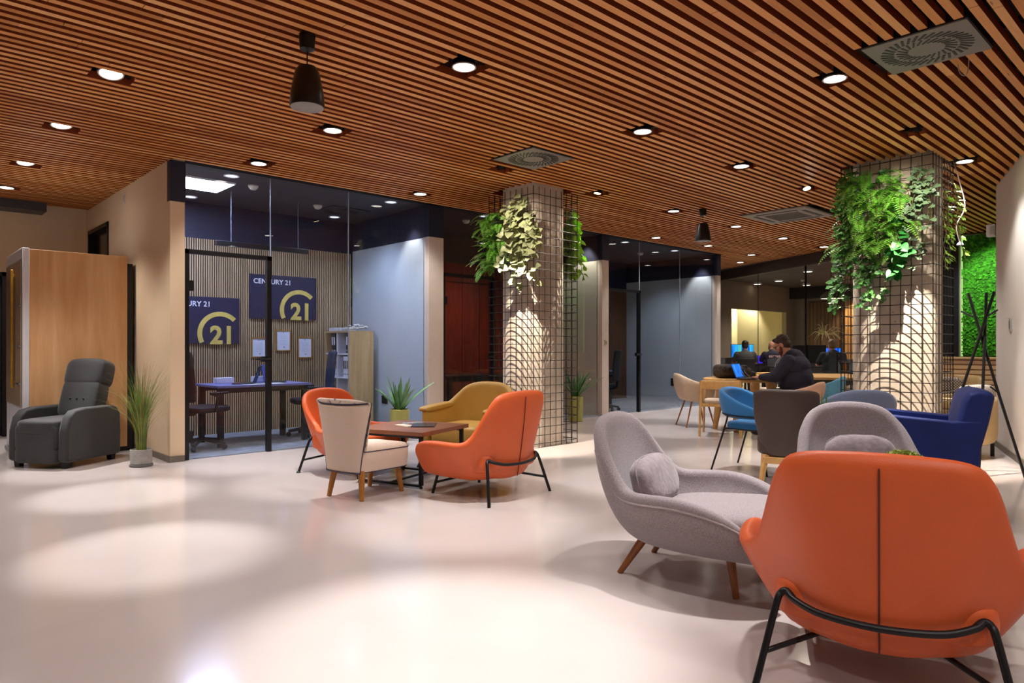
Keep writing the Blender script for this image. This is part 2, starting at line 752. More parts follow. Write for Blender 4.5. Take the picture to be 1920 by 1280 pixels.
b = MB()
rng = random.Random(3)
i0, i1 = int(-6 / PITCH), int(11.35 / PITCH)
for i in range(i0, i1):
    y0, y1 = i * PITCH + .002, i * PITCH + .002 + SLW
    if y1 < WALLY - .03:
        spans = [(-6.9, xr(y0))]
    else:
        spans = [(-6.9, 2.3)]
        if y1 < 9.3:
            spans.append((13.18, xr(y0)))
    for hx0, hx1, hy0, hy1 in holes:
        if y1 > hy0 and y0 < hy1:
            ns = []
            for a, c in spans:
                if hx1 <= a or hx0 >= c:
                    ns.append((a, c))
                else:
                    if hx0 > a:
                        ns.append((a, hx0))
                    if hx1 < c:
                        ns.append((hx1, c))
            spans = ns
    for a, c in spans:
        # butt joints
        x = a
        while x < c:
            e = min(c, x + rng.uniform(3.2, 4.8))
            if c - e < .5:
                e = c
            b.bx(x, e - (.003 if e < c else 0), y0, y1, CEIL + rng.uniform(0, .002), CEIL + SLH)
            x = e
ceil_o = struct('ceiling', b, slat_ceiling_mat(PITCH), smooth=False, merge=False)
b = MB()
b.bx(-7, 26, -6.2, 13, 3.42, 3.5)
for k in range(26):      # bearers that carry the battens
    b.bx(-6.8 + k * .8, -6.76 + k * .8, -6, 7.6, CEIL + SLH, CEIL + SLH + .05)
struct('ceiling_void', b, mat('void brown', '#2a120b', .8), smooth=False)
b = MB()
b.bx(2.3, 13.15, WALLY, 13, CEIL + .001, 3.3)
struct('ceiling_office', b, OFFCEIL, smooth=False)
b = MB()
XA, XB = V((16.15, 9.41, 0)), V((13.6, 4.93, 0))
q = [(16.3, 9.41), (22.7, 10.4), (22.7, 0), (14.2, 0), (13.72, 4.9)]
q = [(XA.x + .06, XA.y + .9), (22.7, 10.4), (22.7, -1), (13.9, -1), (13.9, 3.4), (XB.x + .1, XB.y)]
b.add([V((x, y, CEIL)) for x, y in q] + [V((x, y, 3.3)) for x, y in q], [tuple(range(6))[::-1], tuple(range(6, 12))] + [(k, (k + 1) % 6, 6 + (k + 1) % 6, 6 + k) for k in range(6)])
struct('ceiling_back_room', b, DARKB, smooth=False)

# ---- walls of the hall
b = MB()
b.bx(2.28, 2.40, 7.751, 10.15, 0, 3.3)
b.bx(2.28, 2.40, 11.2, 11.4, 0, 3.3)
b.bx(2.28, 2.40, 10.15, 11.2, 2.8, 3.3)
b.bx(2.28, 2.425, 7.63, 7.75, 0, 3.3)
struct('wall_left', b, BEIGE, smooth=False)
b = MB()
b.bx(2.279, 2.432, 7.622, 7.72, 2.715, 3.14)
struct('trim_1', b, DARKP, smooth=False)
b = MB()
b.bx(2.34, 2.39, 10.15, 11.2, 0, 2.8)
o = struct('door_4', b, mat('dark glass door', '#15130f', .15, var=.1), smooth=False)
f = MB()
f.bx(2.265, 2.34, 10.12, 10.17, 0, 2.83)
f.bx(2.265, 2.34, 11.18, 11.23, 0, 2.83)
f.bx(2.265, 2.34, 10.12, 11.23, 2.78, 2.83)
f.build('door_frame', BLKMET, o, smooth=False)
b = MB()
b.bx(1.34, 2.40, 11.4, 11.55, 0, 3.3)
b.bx(-.2, 1.34, 11.4, 11.55, 2.17, 3.3)
b.bx(-7, -.2, 11.4, 11.55, 0, 3.3)
struct('wall_back', b, BEIGE, smooth=False)
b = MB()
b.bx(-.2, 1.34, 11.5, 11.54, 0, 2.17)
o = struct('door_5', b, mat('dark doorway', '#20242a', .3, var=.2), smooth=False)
f = MB()
f.bx(1.30, 1.36, 11.36, 11.42, 0, 2.2)
f.bx(-.2, 1.36, 11.36, 11.42, 2.15, 2.2)
f.build('door_frame', BLKMET, o, smooth=False)
b = MB()
b.bx(-6.5, 1.75, 11.05, 11.4, 3.02, 3.139)
struct('trim_2', b, mat('grey steel beam', '#3b3a3f', .5), smooth=False)
b = MB()
b.bx(-7.1, -7, -6.2, 11.5, 0, 3.3)
struct('wall_west', b, BEIGE, smooth=False)
b = MB()
b.bx(-7, 4, -6.3, -6.2, 0, 3.3)
struct('wall_behind', b, BEIGE, smooth=False)
# right wall: slanting off beside the camera, with a rounded end
WE = RD(5.9, 8.4)
wd = V((.941, .339, 0)).normalized()
wn = V((wd.y, -wd.x, 0))          # away from the hall
b = MB()
outl = [WE - wd * 13.5, WE - wd * .06]
for k in range(1, 6):
    a = k * PI / 10
    outl.append(WE - wd * .06 + wn * .06 + (wd * math.sin(a) - wn * math.cos(a)) * .06)
outl += [WE + wn * 1.8, WE + wn * 1.95, WE - wd * 13.5 + wn * .15]
n = len(outl)
b.add([p for p in outl] + [p + V((0, 0, 3.25)) for p in outl], [tuple(range(n)), tuple(range(n, 2 * n))] + [(k, (k + 1) % n, n + (k + 1) % n, n + k) for k in range(n)])
struct('wall_right', b, WHITEP, angle=50)
b = MB()
b.beam(WE - wd * 13 - wn * .008 + V((0, 0, .035)), WE - wd * .05 - wn * .008 + V((0, 0, .035)), .014, .07)
struct('baseboard_right', b, SKIRT, smooth=False)
b = MB()
b.bx(2.268, 2.279, 7.62, 11.4, 0, .065)
b.bx(2.27, 2.42, 7.612, 7.63, 0, .065)
struct('baseboard_left', b, SKIRT, smooth=False)

# ---- offices behind glass
PX = [(5.58, 5.83), (9.27, 9.446), (13.03, 13.18)]
OY = [9.65, 9.65, 10.0]
cols = [GREYP, SAGE, GREYP]
for k, (x0, x1) in enumerate(PX):
    b = MB()
    b.bx(x0, x1 - .08, 7.74, 10.2, 0, 2.70)
    struct(('wall_office', 'wall_office_middle', 'wall_office_right')[k], b, cols[k], smooth=False)
    b = MB()
    b.bx(x0 + .002, x1 - .082, 7.74, 10.2, 2.70, 3.14)
    struct('trim_%d' % (3 + k), b, DARKP, smooth=False)
    b = MB()
    b.bx(x0, x1, 7.63, 7.75, 0, 2.705)
    struct('wall_pillar_%s' % ('left', 'middle', 'right')[k], b, mat('pillar paint', '#cdbfb2', .7, var=.03), smooth=False)
    b = MB()
    b.bx(x0 - .001, x1 + .001, 7.625, 7.75, 2.705, 3.14)
    struct('trim_%d' % (6 + k), b, DARKP, smooth=False)
b = MB()
b.bx(2.4, 13.1, 7.70, 13, 0, .006)
struct('floor_carpet', b, CARPET, smooth=False)


def batten_wall(name, x0, x1, y, z1, back, slat, pitch=.03, wdt=.0145):
    bb = MB()
    bb.bx(x0, x1, y, y + .1, 0, z1)
    o = struct(name, bb, back, smooth=False)
    s = MB()
    x = x0 + .01
    while x < x1 - .02:
        s.bx(x, x + wdt, y - .012, y, .0, z1)
        x += pitch
    s.build('batten_panel', slat, o, smooth=False)
    return o


batten_wall('wall_office_back', 2.4, 5.58, 9.66, 2.66, BATTEN_BACK, OAKSLAT)
b = MB()
b.bx(2.4, 5.58, 9.655, 9.76, 2.66, 3.14)
struct('trim_9', b, DARKP, smooth=False)
RED = wood_mat('red stained panel', '#5e1d10', '#8a3018', (6, 6, .5), .3)
b = MB()
b.bx(5.75, 9.27, 9.66, 9.76, 0, 2.69)
o = struct('wall_office_middle_back', b, RED, smooth=False)
s = MB()
for k in range(9):
    s.bx(5.8 + k * .4, 5.804 + k * .4, 9.655, 9.661, 0, 2.69)
s.bx(5.75, 9.27, 9.652, 9.661, 2.35, 2.36)
s.build('panel_joint', BLACK, o, smooth=False)
b = MB()
b.bx(5.75, 9.27, 9.655, 9.76, 2.69, 3.14)
struct('trim_10', b, DARKB, smooth=False)
batten_wall('wall_office_right_back', 9.37, 13.03, 10.0, 2.55, BATTEN_BACK, wood_mat('brown batten', '#6b4a34', '#84614a', (20, 20, 1.2)))
b = MB()
b.bx(9.37, 13.03, 9.995, 10.1, 2.55, 3.14)
struct('trim_11', b, DARKP, smooth=False)

# glass fronts
for k, (xs, x_end) in enumerate([([2.43, 3.375, 4.38], 5.58), ([5.83, 6.81, 8.0], 9.27), ([9.446, 10.4, 11.72], 13.03)]):
    b = MB()
    e = xs + [x_end]
    g = .004
    # pane above the door, then fixed panes
    b.bx(e[0], e[1] - g, WALLY - .005, WALLY + .005, 2.235, 3.135)
    for a, c in zip(e[1:-1], e[2:]):
        b.bx(a + g, c - g, WALLY - .005, WALLY + .005, .02, 3.135)
    w_ = struct('window_%d' % (k + 1), b, GLASS, smooth=False)
    t = MB()
    t.bx(e[1], x_end, WALLY - .015, WALLY + .015, 0.001, .02)
    for a in e[1:-1]:
        t.bx(a - g, a + g, WALLY - .006, WALLY + .006, 2.235 if a == e[1] else .02, 3.135)
    t.build('pane_joint', mat('joint profile', '#8f98a5', .4), w_, smooth=False)
    # framed door
    b = MB()
    x0, x1 = xs[0], xs[1]
    b.bx(x0, x0 + .045, WALLY - .03, WALLY + .03, 0.001, 2.235)
    b.bx(x1 - .05, x1, WALLY - .03, WALLY + .03, 0.001, 2.235)
    b.bx(x0, x1, WALLY - .03, WALLY + .03, 2.19, 2.235)
    d = struct('door_%d' % (k + 1), b, BLKMET, smooth=False)
    p = MB()
    p.bx(x0 + .045, x1 - .05, WALLY - .005, WALLY + .005, .01, 2.19)
    p.build('glass_leaf', GLASS, d, smooth=False)
    h = MB()
    h.tube([(x1 - .03, WALLY - .03, 1.06), (x1 - .03, WALLY - .075, 1.06), (x1 - .19, WALLY - .075, 1.06)], .011, 8)
    h.lathe([(.024, 0), (.024, .012)], (x1 - .03, WALLY - .03, 1.06), 16, rot=Euler((PI / 2, 0, 0)).to_matrix())
    h.box((x1 - .06, WALLY, 1.06), (.09, .05, .06))
    h.build('handle', BLKMET, d)
    h = MB()
    for z in (.25, 1.85):
        h.box((x0 + .06, WALLY, z), (.06, .045, .11))
    h.build('hinge', BLKMET, d, smooth=False)

# ---- back room behind the slanting glass wall
XD = (XB - XA).normalized()
XN = V((-XD.y, XD.x, 0))
b = MB()
b.beam(XA + V((0, 0, 3.035)), XB + V((0, 0, 3.035)), .1, .21)
struct('trim_12', b, DARKB, smooth=False)
b = MB()
L = (XB - XA).length
for a, c in ((0, .345), (.345, .68), (.68, .985)):
    b.beam(XA + XD * (a * L + .01) + V((0, 0, 1.465)), XA + XD * (c * L - .01) + V((0, 0, 1.465)), .01, 2.93)
w_ = struct('window_4', b, GLASS, smooth=False)
t = MB()
t.beam(XA + V((0, 0, 2.92)), XB + V((0, 0, 2.92)), .05, .03)
t.beam(XA + V((0, 0, .015)), XB + V((0, 0, .015)), .05, .03)
t.build('rail', mat('bronze rail', '#4f443d', .4), w_, smooth=False)
t = MB()
for a, s_ in ((.345, .012), (.68, .03), (.99, .09)):
    t.beam(XA + XD * a * L, XA + XD * a * L + V((0, 0, 2.93)), s_, s_, up=XD)
t.build('mullion', BLKMET, w_, smooth=False)
WARMG = mat('warm grey paint', '#7d7163', .75, var=.03, scale=3)
b = MB()
b.bx(13.1, 18.5, 10.35, 10.5, 0, 3.14)
b.bx(22.0, 22.75, 10.35, 10.5, 0, 3.14)
b.bx(18.5, 22.0, 10.35, 10.5, 2.33, 3.14)
struct('wall_back_room', b, WARMG, smooth=False)
b = MB()
YEL = mat('cream yellow paint', '#cfc396', .7, var=.03, scale=3)
b.bx(18.3, 21.1, 11.6, 11.7, 0, 3.14)
b.bx(18.35, 18.5, 10.5, 11.7, 0, 3.14)
b.bx(21.1, 22.8, 12.8, 12.9, 0, 3.14)
b.bx(22.4, 22.8, 10.5, 12.9, 0, 3.14)
struct('wall_corridor', b, YEL, smooth=False)
b = MB()
b.bx(18.3, 22.8, 10.5, 12.9, 2.9, 2.95)
struct('ceiling_corridor', b, YEL, smooth=False)
b = MB()
b.bx(22.6, 22.75, -1, 10.5, 0, 3.14)
struct('wall_room_end', b, WARMG, smooth=False)
b = MB()
b.bx(22.2, 22.59, 8.2, 10.34, 2.78, 3.139)
struct('trim_13', b, BLACK, smooth=False)
b = MB()
b.bx(22.54, 22.6, 8.78, 9.9, 0, 2.65)
o = struct('trim_14', b, wood_mat('walnut panel', '#4a3527', '#6a4c38', (1, 8, .5), .5), smooth=False)
s = MB()
for k in range(9):
    s.bx(22.53, 22.541, 8.85 + k * .12, 8.858 + k * .12, 0, 2.65)
s.build('panel_joint', BLACK, o, smooth=False)
b = MB()
b.bx(22.5, 22.6, 7.2, 8.7, 0, 2.7)
struct('trim_15', b, wood_mat('honey oak panel', '#a87540', '#cf9a60', (1, 8, .5), .5), smooth=False)
# dark wall and moss wall right of the second column
b = MB()
b.bx(13.78, 13.9, 3.42, 4.96, 0, 3.14)
struct('wall_dark', b, mat('blue black wall', '#191b22', .25, var=.1), smooth=False)
b = MB()
b.bx(13.86, 13.98, -1, 3.42, 0, 3.14)
struct('wall_reception', b, WHITEP, smooth=False)

# ================================================================= COLUMNS
def rrect(hx, hy, r, n=5):
    out = []
    for cx, cy, a0 in ((hx - r, hy - r, 0), (-hx + r, hy - r, 90), (-hx + r, -hy + r, 180), (hx - r, -hy + r, 270)):
        for k in range(n + 1):
            a = R(a0 + 90 * k / n)
            out.append((cx + r * math.cos(a), cy + r * math.sin(a)))
    return out


for nm, c, hx, hy in (('column_left', COL1, .378, .378), ('column_right', COL2, .318, .425)):
    b = MB()
    pr = [(hx * math.cos(2 * PI * k / 64), hy * math.sin(2 * PI * k / 64)) for k in range(64)]
    b.grid([[V((c.x + x, c.y + y, z)) for x, y in pr] for z in (0, 3.4)], closed=True)
    struct(nm, b, CONC, angle=30)

WIRE = mat('black wire', '#1a1512', .45, metal=.4)


def cage(c, hx, hy, z1, label):
    t = thing('wire_mesh_cage', label, 'wire mesh', (c.x, c.y, 0))
    rod = .0042
    for (ax, sgn) in (('x', -1), ('x', 1), ('y', -1), ('y', 1)):
        m = MB()
        half = hx if ax == 'x' else hy
        off = (hy if ax == 'x' else hx) * sgn
        nv = max(1, round(2 * half / .1))
        for k in range(nv + 1):
            u = -half + 2 * half * k / nv
            p = (u, off) if ax == 'x' else (off, u)
            m.tube([(p[0], p[1], .004), (p[0], p[1], z1)], rod if 0 < k < nv else .005, 5)
        z = .05
        while z < z1:
            a = (-half, off + sgn * .005, z) if ax == 'x' else (off + sgn * .005, -half, z)
            e = (half, off + sgn * .005, z) if ax == 'x' else (off + sgn * .005, half, z)
            m.tube([a, e], rod, 5)
            z += .0985
        m.build('mesh_panel', WIRE, t)
    return t


cage(COL1, .387, .395, 3.1, 'black wire mesh cage around the concrete column behind the orange armchair')
cage(COL2, .335, .44, 3.13, 'black wire mesh cage around the concrete column behind the royal blue armchair')

# ================================================================= CEILING FIXTURES
LENS = emit_mat('lamp lens', '#fff4ea', 14)
LENSW = emit_mat('warm lamp lens', '#ffd9a0', 12)
LENSD = emit_mat('dim lamp lens', '#dfe4ff', 2.5)
LAMPCASE = mat('lamp casing', '#111113', .4, metal=.2)
RIMW = mat('lamp rim', '#b9b4ae', .4)


def lamp_proto():
    t = thing('ceiling_downlight', 'x', 'ceiling light')
    m = MB()
    m.lathe([(.02, .12), (.06, .115), (.076, .09), (.082, .0), (.078, 0), (.074, .012), (.074, .02)], n=28, cap=False)
    m.box((0, .0, .075), (.235, .03, .012))
    m.build('housing', LAMPCASE, t, angle=30)
    m = MB()
    m.lathe([(.083, .004), (.084, -.003), (.074, -.003), (.07, .004)], n=28, cap=False)
    m.build('rim', RIMW, t)
    m = MB()
    m.lathe([(.0005, .004), (.07, .004)], n=28, cap=False)
    m.build('lens', LENS, t, smooth=False)
    return t


LP = lamp_proto()
LAMP_POS = []
for k, (px, py, tg, lb) in enumerate(LAMPS):
    p = PZ(px, py, CEIL - .006)
    if k == 0:
        o = LP
        o.location = p
        tag(o, lb)
    else:
        o = dup(LP, p, 0, lb)
    LAMP_POS.append((p, tg))
    o['group'] = 'ceiling downlights'
    if tg:
        dv = (RD(*tg) - p).normalized()
        o.rotation_euler = (V((0, 0, -1)).rotation_difference(dv * .6 + V((0, 0, -.4)))).to_euler()
        o.location = p + V((0, 0, .03))
SP = thing('ceiling_spotlight', 'x', 'spotlight', (0, 0, 0))
m = MB()
m.lathe([(.015, .08), (.045, .075), (.05, .0), (.046, 0), (.042, .015)], n=22, cap=False)
m.build('head', LAMPCASE, SP, angle=30)
m = MB()
m.lathe([(.0005, .006), (.043, .006)], n=22, cap=False)
m.build('lens', LENSW, SP, smooth=False)
m = MB()
m.tube([(-.056, 0, .03), (-.056, 0, .1), (.056, 0, .1), (.056, 0, .03)], .006, 6)
m.build('yoke', LAMPCASE, SP)
SPOT_AIM = [COL1 + V((-.38, -.1, .3)), COL1 + V((.25, -.4, .4)), COL2 + V((-.3, -.15, .2)), COL2 + V((-.35, .3, .5))]
SPOT_POS = []
for k, (px, py, tg, lb) in enumerate(SPOTS):
    p = PZ(px, py, CEIL - .01)
    o = SP if k == 0 else dup(SP, p, 0, lb)
    o.location = p
    tag(o, lb, group='column spotlights')
    dv = (SPOT_AIM[k] - p).normalized()
    o.rotation_euler = V((0, 0, -1)).rotation_difference(dv).to_euler()
    SPOT_POS.append(p)

# swirl vents
VENTM = mat('grey vent steel', '#77716d', .5, metal=.2, var=.03)


def vent_proto():
    t = thing('square_swirl_vent', 'x', 'air vent')
    m = MB()
    m.box((0, 0, .004), (.59, .59, .008))
    m.build('face_plate', VENTM, t, smooth=False)
    m = MB()
    for ring, (r0, r1, n) in enumerate(((.1, .175, 24), (.18, .265, 36))):
        for k in range(n):
            a = 2 * PI * k / n
            tilt = .55
            c = V((math.cos(a), math.sin(a), 0)) * ((r0 + r1) / 2)
            m.box((c.x, c.y, -.0005), ((r1 - r0), .012 + .004 * ring, .004), (0, 0, a + tilt))
    m.build('swirl_slot', BLACK, t, smooth=False)
    m = MB()
    m.bx(-.3, .3, -.3, .3, .01, .2)
    m.build('plenum', BLACK, t, smooth=False)
    return t


VP_ = vent_proto()
VP_.location = VENTC[0] + V((0, 0, -.01))
tag(VP_, 'grey square swirl vent, the larger one near the photo top right', group='ceiling swirl vents')
dup(VP_, VENTC[1] + V((0, 0, -.01)), 0, 'grey square swirl vent above the fern on the first column', 'ceiling swirl vents')

# cassette air conditioner
t = thing('ceiling_air_conditioner', 'grey square ceiling cassette air conditioner near the second column', 'air conditioner', (ACC.x, ACC.y, CEIL - .02))
m = MB()
m.box((0, 0, .01), (.95, .95, .03))
m.build('body', mat('cassette plastic', '#8d877e', .5), t, bevel=.01)
m = MB()
m.box((0, 0, -.006), (.5, .5, .006))
for k in range(12):
    m.box((-.22 + k * .04, 0, -.011), (.012, .48, .006))
m.build('intake_grille', mat('grille grey', '#6b655d', .6), t, smooth=False)
m = MB()
for sx, sy in ((1, 0), (-1, 0), (0, 1), (0, -1)):
    m.box((sx * .36, sy * .36, -.005), (.055 if sx else .6, .055 if sy else .6, .006))
m.build('air_slot', BLACK, t, smooth=False)


# pendant loudspeakers
def speaker(p, label):
    t = thing('pendant_speaker', label, 'loudspeaker', p, 0, 'pendant loudspeakers')
    m = MB()
    m.lathe([(.05, 0), (.05, -.02), (.045, -.09), (.02, -.1), (.005, -.1)], n=24)
    m.build('canopy', BLKMET, t, angle=30)
    m = MB()
    m.tube([(0, 0, -.1), (0, 0, -.2)], .004, 6)
    m.build('cable', BLACK, t)
    m = MB()
    m.lathe([(.02, -.195), (.055, -.2), (.075, -.235), (.1, -.36), (.107, -.44), (.104, -.45)], n=32)
    m.build('enclosure', mat('satin black', '#0d0d0f', .35), t, angle=50)
    m = MB()
    m.lathe([(.001, -.4525), (.1, -.4525), (.104, -.448)], n=32, cap=False)
    m.build('grille', mat('speaker mesh', '#8a8684', .6), t)
    return t


speaker(PZ(576, 66, CEIL), 'black bell shaped pendant loudspeaker, the near one left of the ceiling centre')
speaker(PZ(1318, 392, CEIL), 'black bell shaped pendant loudspeaker hanging far off before the third office')
# ================================================================= FURNITURE
ORANGE = mat('orange leather', '#d05c2b', .42, var=.05, scale=5, bump=.12, bscale=260, spec=.45)
GREYF = mat('grey weave', '#8f8487', .9, var=.24, scale=150, bump=.5, bscale=260, sheen=.3)
CREAM = mat('cream linen', '#d3bcaa', .85, var=.05, scale=120, bump=.25, bscale=300)
NAVYP = mat('navy piping', '#2b2740', .7)
OAKLEG = mat('oiled oak leg', '#a46a28', .4, var=.15, scale=6, stretch=(6, 6, .6))
WALLEG = mat('walnut stained leg', '#8a4f22', .38, var=.15, scale=6, stretch=(6, 6, .6))
MUST = mat('mustard leather', '#c39a48', .45, var=.05, scale=5, bump=.12, bscale=260)
ROYAL = mat('royal blue velvet', '#042573', .6, var=.2, scale=4, sheen=.08)
BLUEF = mat('petrol blue felt', '#1f6ea8', .8, var=.08, scale=90, sheen=.2)
SLATE = mat('slate blue felt', '#76829f', .8, var=.08, scale=90, sheen=.2)
BROWNL = mat('dark brown leather', '#46362f', .42, var=.08, scale=6, bump=.1, bscale=260)
PINKB = mat('rose beige felt', '#d4a68a', .8, var=.06, scale=80)
SAND = mat('sand felt', '#c2ab92', .8, var=.06, scale=80)
SKYF = mat('light blue felt', '#5fa0bd', .8, var=.06, scale=80)
TANL = mat('tan leather', '#c2a470', .5, var=.05, scale=5)
CHAR = mat('charcoal velour', '#222224', .75, var=.22, scale=7, sheen=.25, bump=.1, bscale=200)
BEECH = wood_mat('beech', '#c08f4f', '#d9ad6c', (3, 3, 3), .4)
WALTOP = wood_mat('walnut top', '#6f3f28', '#96603f', (1.2, 9, 9), .35)


def shell(name, half_rim, half_base, m, par, bulge=.05, cy=0., th=.045, rows=8, cols=44, sub=1, drop=0., floor_in=.35, extra=None):
    rim = [V(p) for p in half_rim]
    bas = [V(p) for p in half_base]
    mir = lambda L: L + [V((-p.x, p.y, p.z)) for p in L[-2::-1]]
    rm, bs = cr(mir(rim), cols), cr(mir(bas), cols)
    G = []
    cz = min(p.z for p in bs)
    # underside first, then up the wall
    for t in (.0, .5):
        G.append([V((p.x * (floor_in + (1 - floor_in) * t), cy + (p.y - cy) * (floor_in + (1 - floor_in) * t), p.z - .012 * (1 - t))) for p in bs])
    for k in range(rows + 1):
        t = k / rows
        row = []
        for p, q in zip(bs, rm):
            o = V(((p.x + q.x) / 2, (p.y + q.y) / 2 - cy, 0))
            o = o.normalized() if o.length > 1e-4 else V((0, -1, 0))
            mid = (p + q) / 2 + o * bulge * 2 - V((0, 0, drop))
            row.append(p * (1 - t) ** 2 + mid * 2 * t * (1 - t) + q * t * t)
        G.append(row)
    b = MB()
    b.grid(G)
    return b.build(name, m, par, solid=th, soff=0, sub=sub, merge=False)


def rod(name, pts, r, m, par, n=8, taper=None, smooth_pts=0):
    b = MB()
    p = cr(pts, smooth_pts) if smooth_pts else pts
    rr = r if taper is None else [r + (taper - r) * k / (len(p) - 1) for k in range(len(p))]
    b.tube(p, rr, n)
    return b.build(name, m, par, angle=60)


def pad(name, c, s, m, par, e=.35, e2=.3, n=40, rot=None):
    b = MB()
    b.ell(c, (s[0] / 2, s[1] / 2, s[2] / 2), e, e2, n, rot)
    return b.build(name, m, par, angle=180)


# ---- orange lounge chair -------------------------------------------------
def orange_chair(label, loc, rz, rounded=False):
    t = thing('orange_lounge_chair', label, 'armchair', loc, rz, 'orange leather lounge chairs')
    if not rounded:
        rim = [(-.43, .385, .36), (-.49, .32, .445), (-.50, .15, .468), (-.485, -.03, .465), (-.445, -.115, .468), (-.395, -.16, .52), (-.358, -.22, .635), (-.322, -.285, .76), (-.27, -.335, .84), (-.12, -.352, .858), (0, -.356, .861)]
        bas = [(-.37, .365, .2), (-.36, .26, .19), (-.33, .1, .18), (-.29, -.05, .175), (-.265, -.11, .18), (-.24, -.15, .182), (-.205, -.19, .185), (-.17, -.225, .19), (-.12, -.25, .185), (-.06, -.265, .18), (0, -.268, .18)]
    else:
        rim = [(-.38, .37, .36), (-.44, .30, .42), (-.45, .12, .43), (-.40, -.05, .43), (-.315, -.17, .465), (-.33, -.26, .575), (-.33, -.33, .69), (-.25, -.38, .765), (-.1, -.405, .79), (0, -.408, .793)]
        bas = [(-.33, .35, .2), (-.33, .25, .19), (-.31, .1, .18), (-.28, -.03, .175), (-.26, -.12, .18), (-.23, -.2, .19), (-.19, -.24, .19), (-.13, -.265, .185), (-.06, -.28, .18), (0, -.283, .18)]
    shell('shell', rim, bas, ORANGE, t, bulge=.010, cy=.1, th=.055, drop=.0)
    pad('seat', (0, .07, .30), (.70, .66, .17), ORANGE, t)
    # seam up the back
    s = MB()
    prof = []
    for k in range(15):
        u = k / 14
        a, m_, c = (V((0, -.268, .18)), V((0, -.332, .5)), V((0, -.356, .81))) if not rounded else (V((0, -.283, .18)), V((0, -.36, .5)), V((0, -.408, .76)))
        prof.append(a * (1 - u) ** 2 + m_ * 2 * u * (1 - u) + c * u * u + V((0, -.0285, 0)))
    s.tube(prof, .0034, 6)
    s.build('back_seam', mat('seam thread', '#561c08', .7), t)
    # steel frame: rail round the back, legs, struts
    rail = [(-.292, -.25, .328), (-.262, -.282, .312), (-.17, -.325, .292), (0, -.346, .285), (.17, -.325, .292), (.262, -.282, .312), (.292, -.25, .328)]
    rod('back_rail', rail, .0125, BLKMET, t, 10, smooth_pts=30)
    for sx in (-1, 1):
        rod('leg', [(sx * .27, -.274, .316), (sx * .292, -.25, .328), (sx * .312, -.25, .318), (sx * .328, -.268, .27), (sx * .387, -.335, .0)], .0125, BLKMET, t, 10, smooth_pts=24)
        rod('leg', [(sx * .22, .27, .2), (sx * .25, .31, .19), (sx * .263, .33, .15), (sx * .285, .365, .0)], .0125, BLKMET, t, 10, smooth_pts=16)
        rod('strut', [(sx * .362, -.307, .12), (sx * .16, -.12, .172)], .010, BLKMET, t)
        rod('strut', [(sx * .274, .345, .09), (sx * .06, .08, .168)], .010, BLKMET, t)
    if rounded:
        for sx, y in ((-.387, -.335), (.387, -.335), (-.285, .365), (.285, .365)):
            g = MB()
            g.lathe([(.02, 0), (.022, .008), (.012, .016)], (sx, y, 0), 12)
            g.build('foot_glide', BLACK, t)
    return t


orange_chair('orange leather lounge chair seen from behind, the big one in the front corner', RD(1.25 + .48 * .225, 2.34 + .877 * .225), heading(.48, .877))
orange_chair('orange leather lounge chair seen from the side, in front of the mustard armchair', RD(-.013 - .777 * .225, 5.5 + .63 * .225), heading(-.777, .63))
orange_chair('round backed orange lounge chair half hidden behind the cream chair', RD(-1.55, 6.72), heading(.86, -.51), True)


# ---- grey fabric lounge chair --------------------------------------------
def grey_chair(label, loc, rz):
    t = thing('grey_lounge_chair', label, 'armchair', loc, rz, 'grey fabric lounge chairs')
    rim = [(-.27, .49, .235), (-.355, .43, .32), (-.41, .30, .43), (-.435, .10, .485), (-.41, -.09, .478), (-.36, -.20, .482), (-.335, -.275, .555), (-.305, -.36, .68), (-.235, -.425, .785), (-.13, -.455, .825), (0, -.463, .835)]
    bas = [(-.23, .44, .215), (-.27, .36, .215), (-.30, .24, .215), (-.30, .08, .215), (-.29, -.08, .22), (-.265, -.17, .235), (-.24, -.22, .25), (-.2, -.255, .262), (-.14, -.28, .268), (-.07, -.292, .272), (0, -.295, .275)]
    shell('shell', rim, bas, GREYF, t, bulge=.045, cy=.08, th=.07, drop=.03)
    b = MB()
    b.ell((0, .145, .305), (.33, .385, .10), .5, .6, 40, (R(5), 0, 0))
    b.build('seat', GREYF, t, angle=180)
    mirr = lambda L: [V(p) for p in L] + [V((-p[0], p[1], p[2])) for p in L[-2::-1]]
    rm_, bs_ = cr(mirr(rim), 60), cr(mirr(bas), 60)
    for a_, e_ in ((1, 23), (37, 59)):
        w_ = MB()
        pts_ = []
        for p_, q_ in list(zip(bs_, rm_))[a_:e_]:
            o_ = V(((p_.x + q_.x) / 2, (p_.y + q_.y) / 2 - .08, 0)).normalized()
            md = (p_ + q_) / 2 + o_ * .09 - V((0, 0, .03))
            u_ = .84
            pts_.append(p_ * (1 - u_) ** 2 + md * 2 * u_ * (1 - u_) + q_ * u_ * u_ + o_ * .033)
        w_.tube(pts_, .005, 6)
        w_.build('arm_welt', mat('welt', '#a59a9c', .9), t)
    for sx in (-1, 1):
        rod('leg', [(sx * .225, .27, .235), (sx * .255, .315, .0)], .026, WALLEG, t, 14, taper=.015)
        rod('leg', [(sx * .19, -.16, .235), (sx * .225, -.31, .0)], .026, WALLEG, t, 14, taper=.015)
    return t


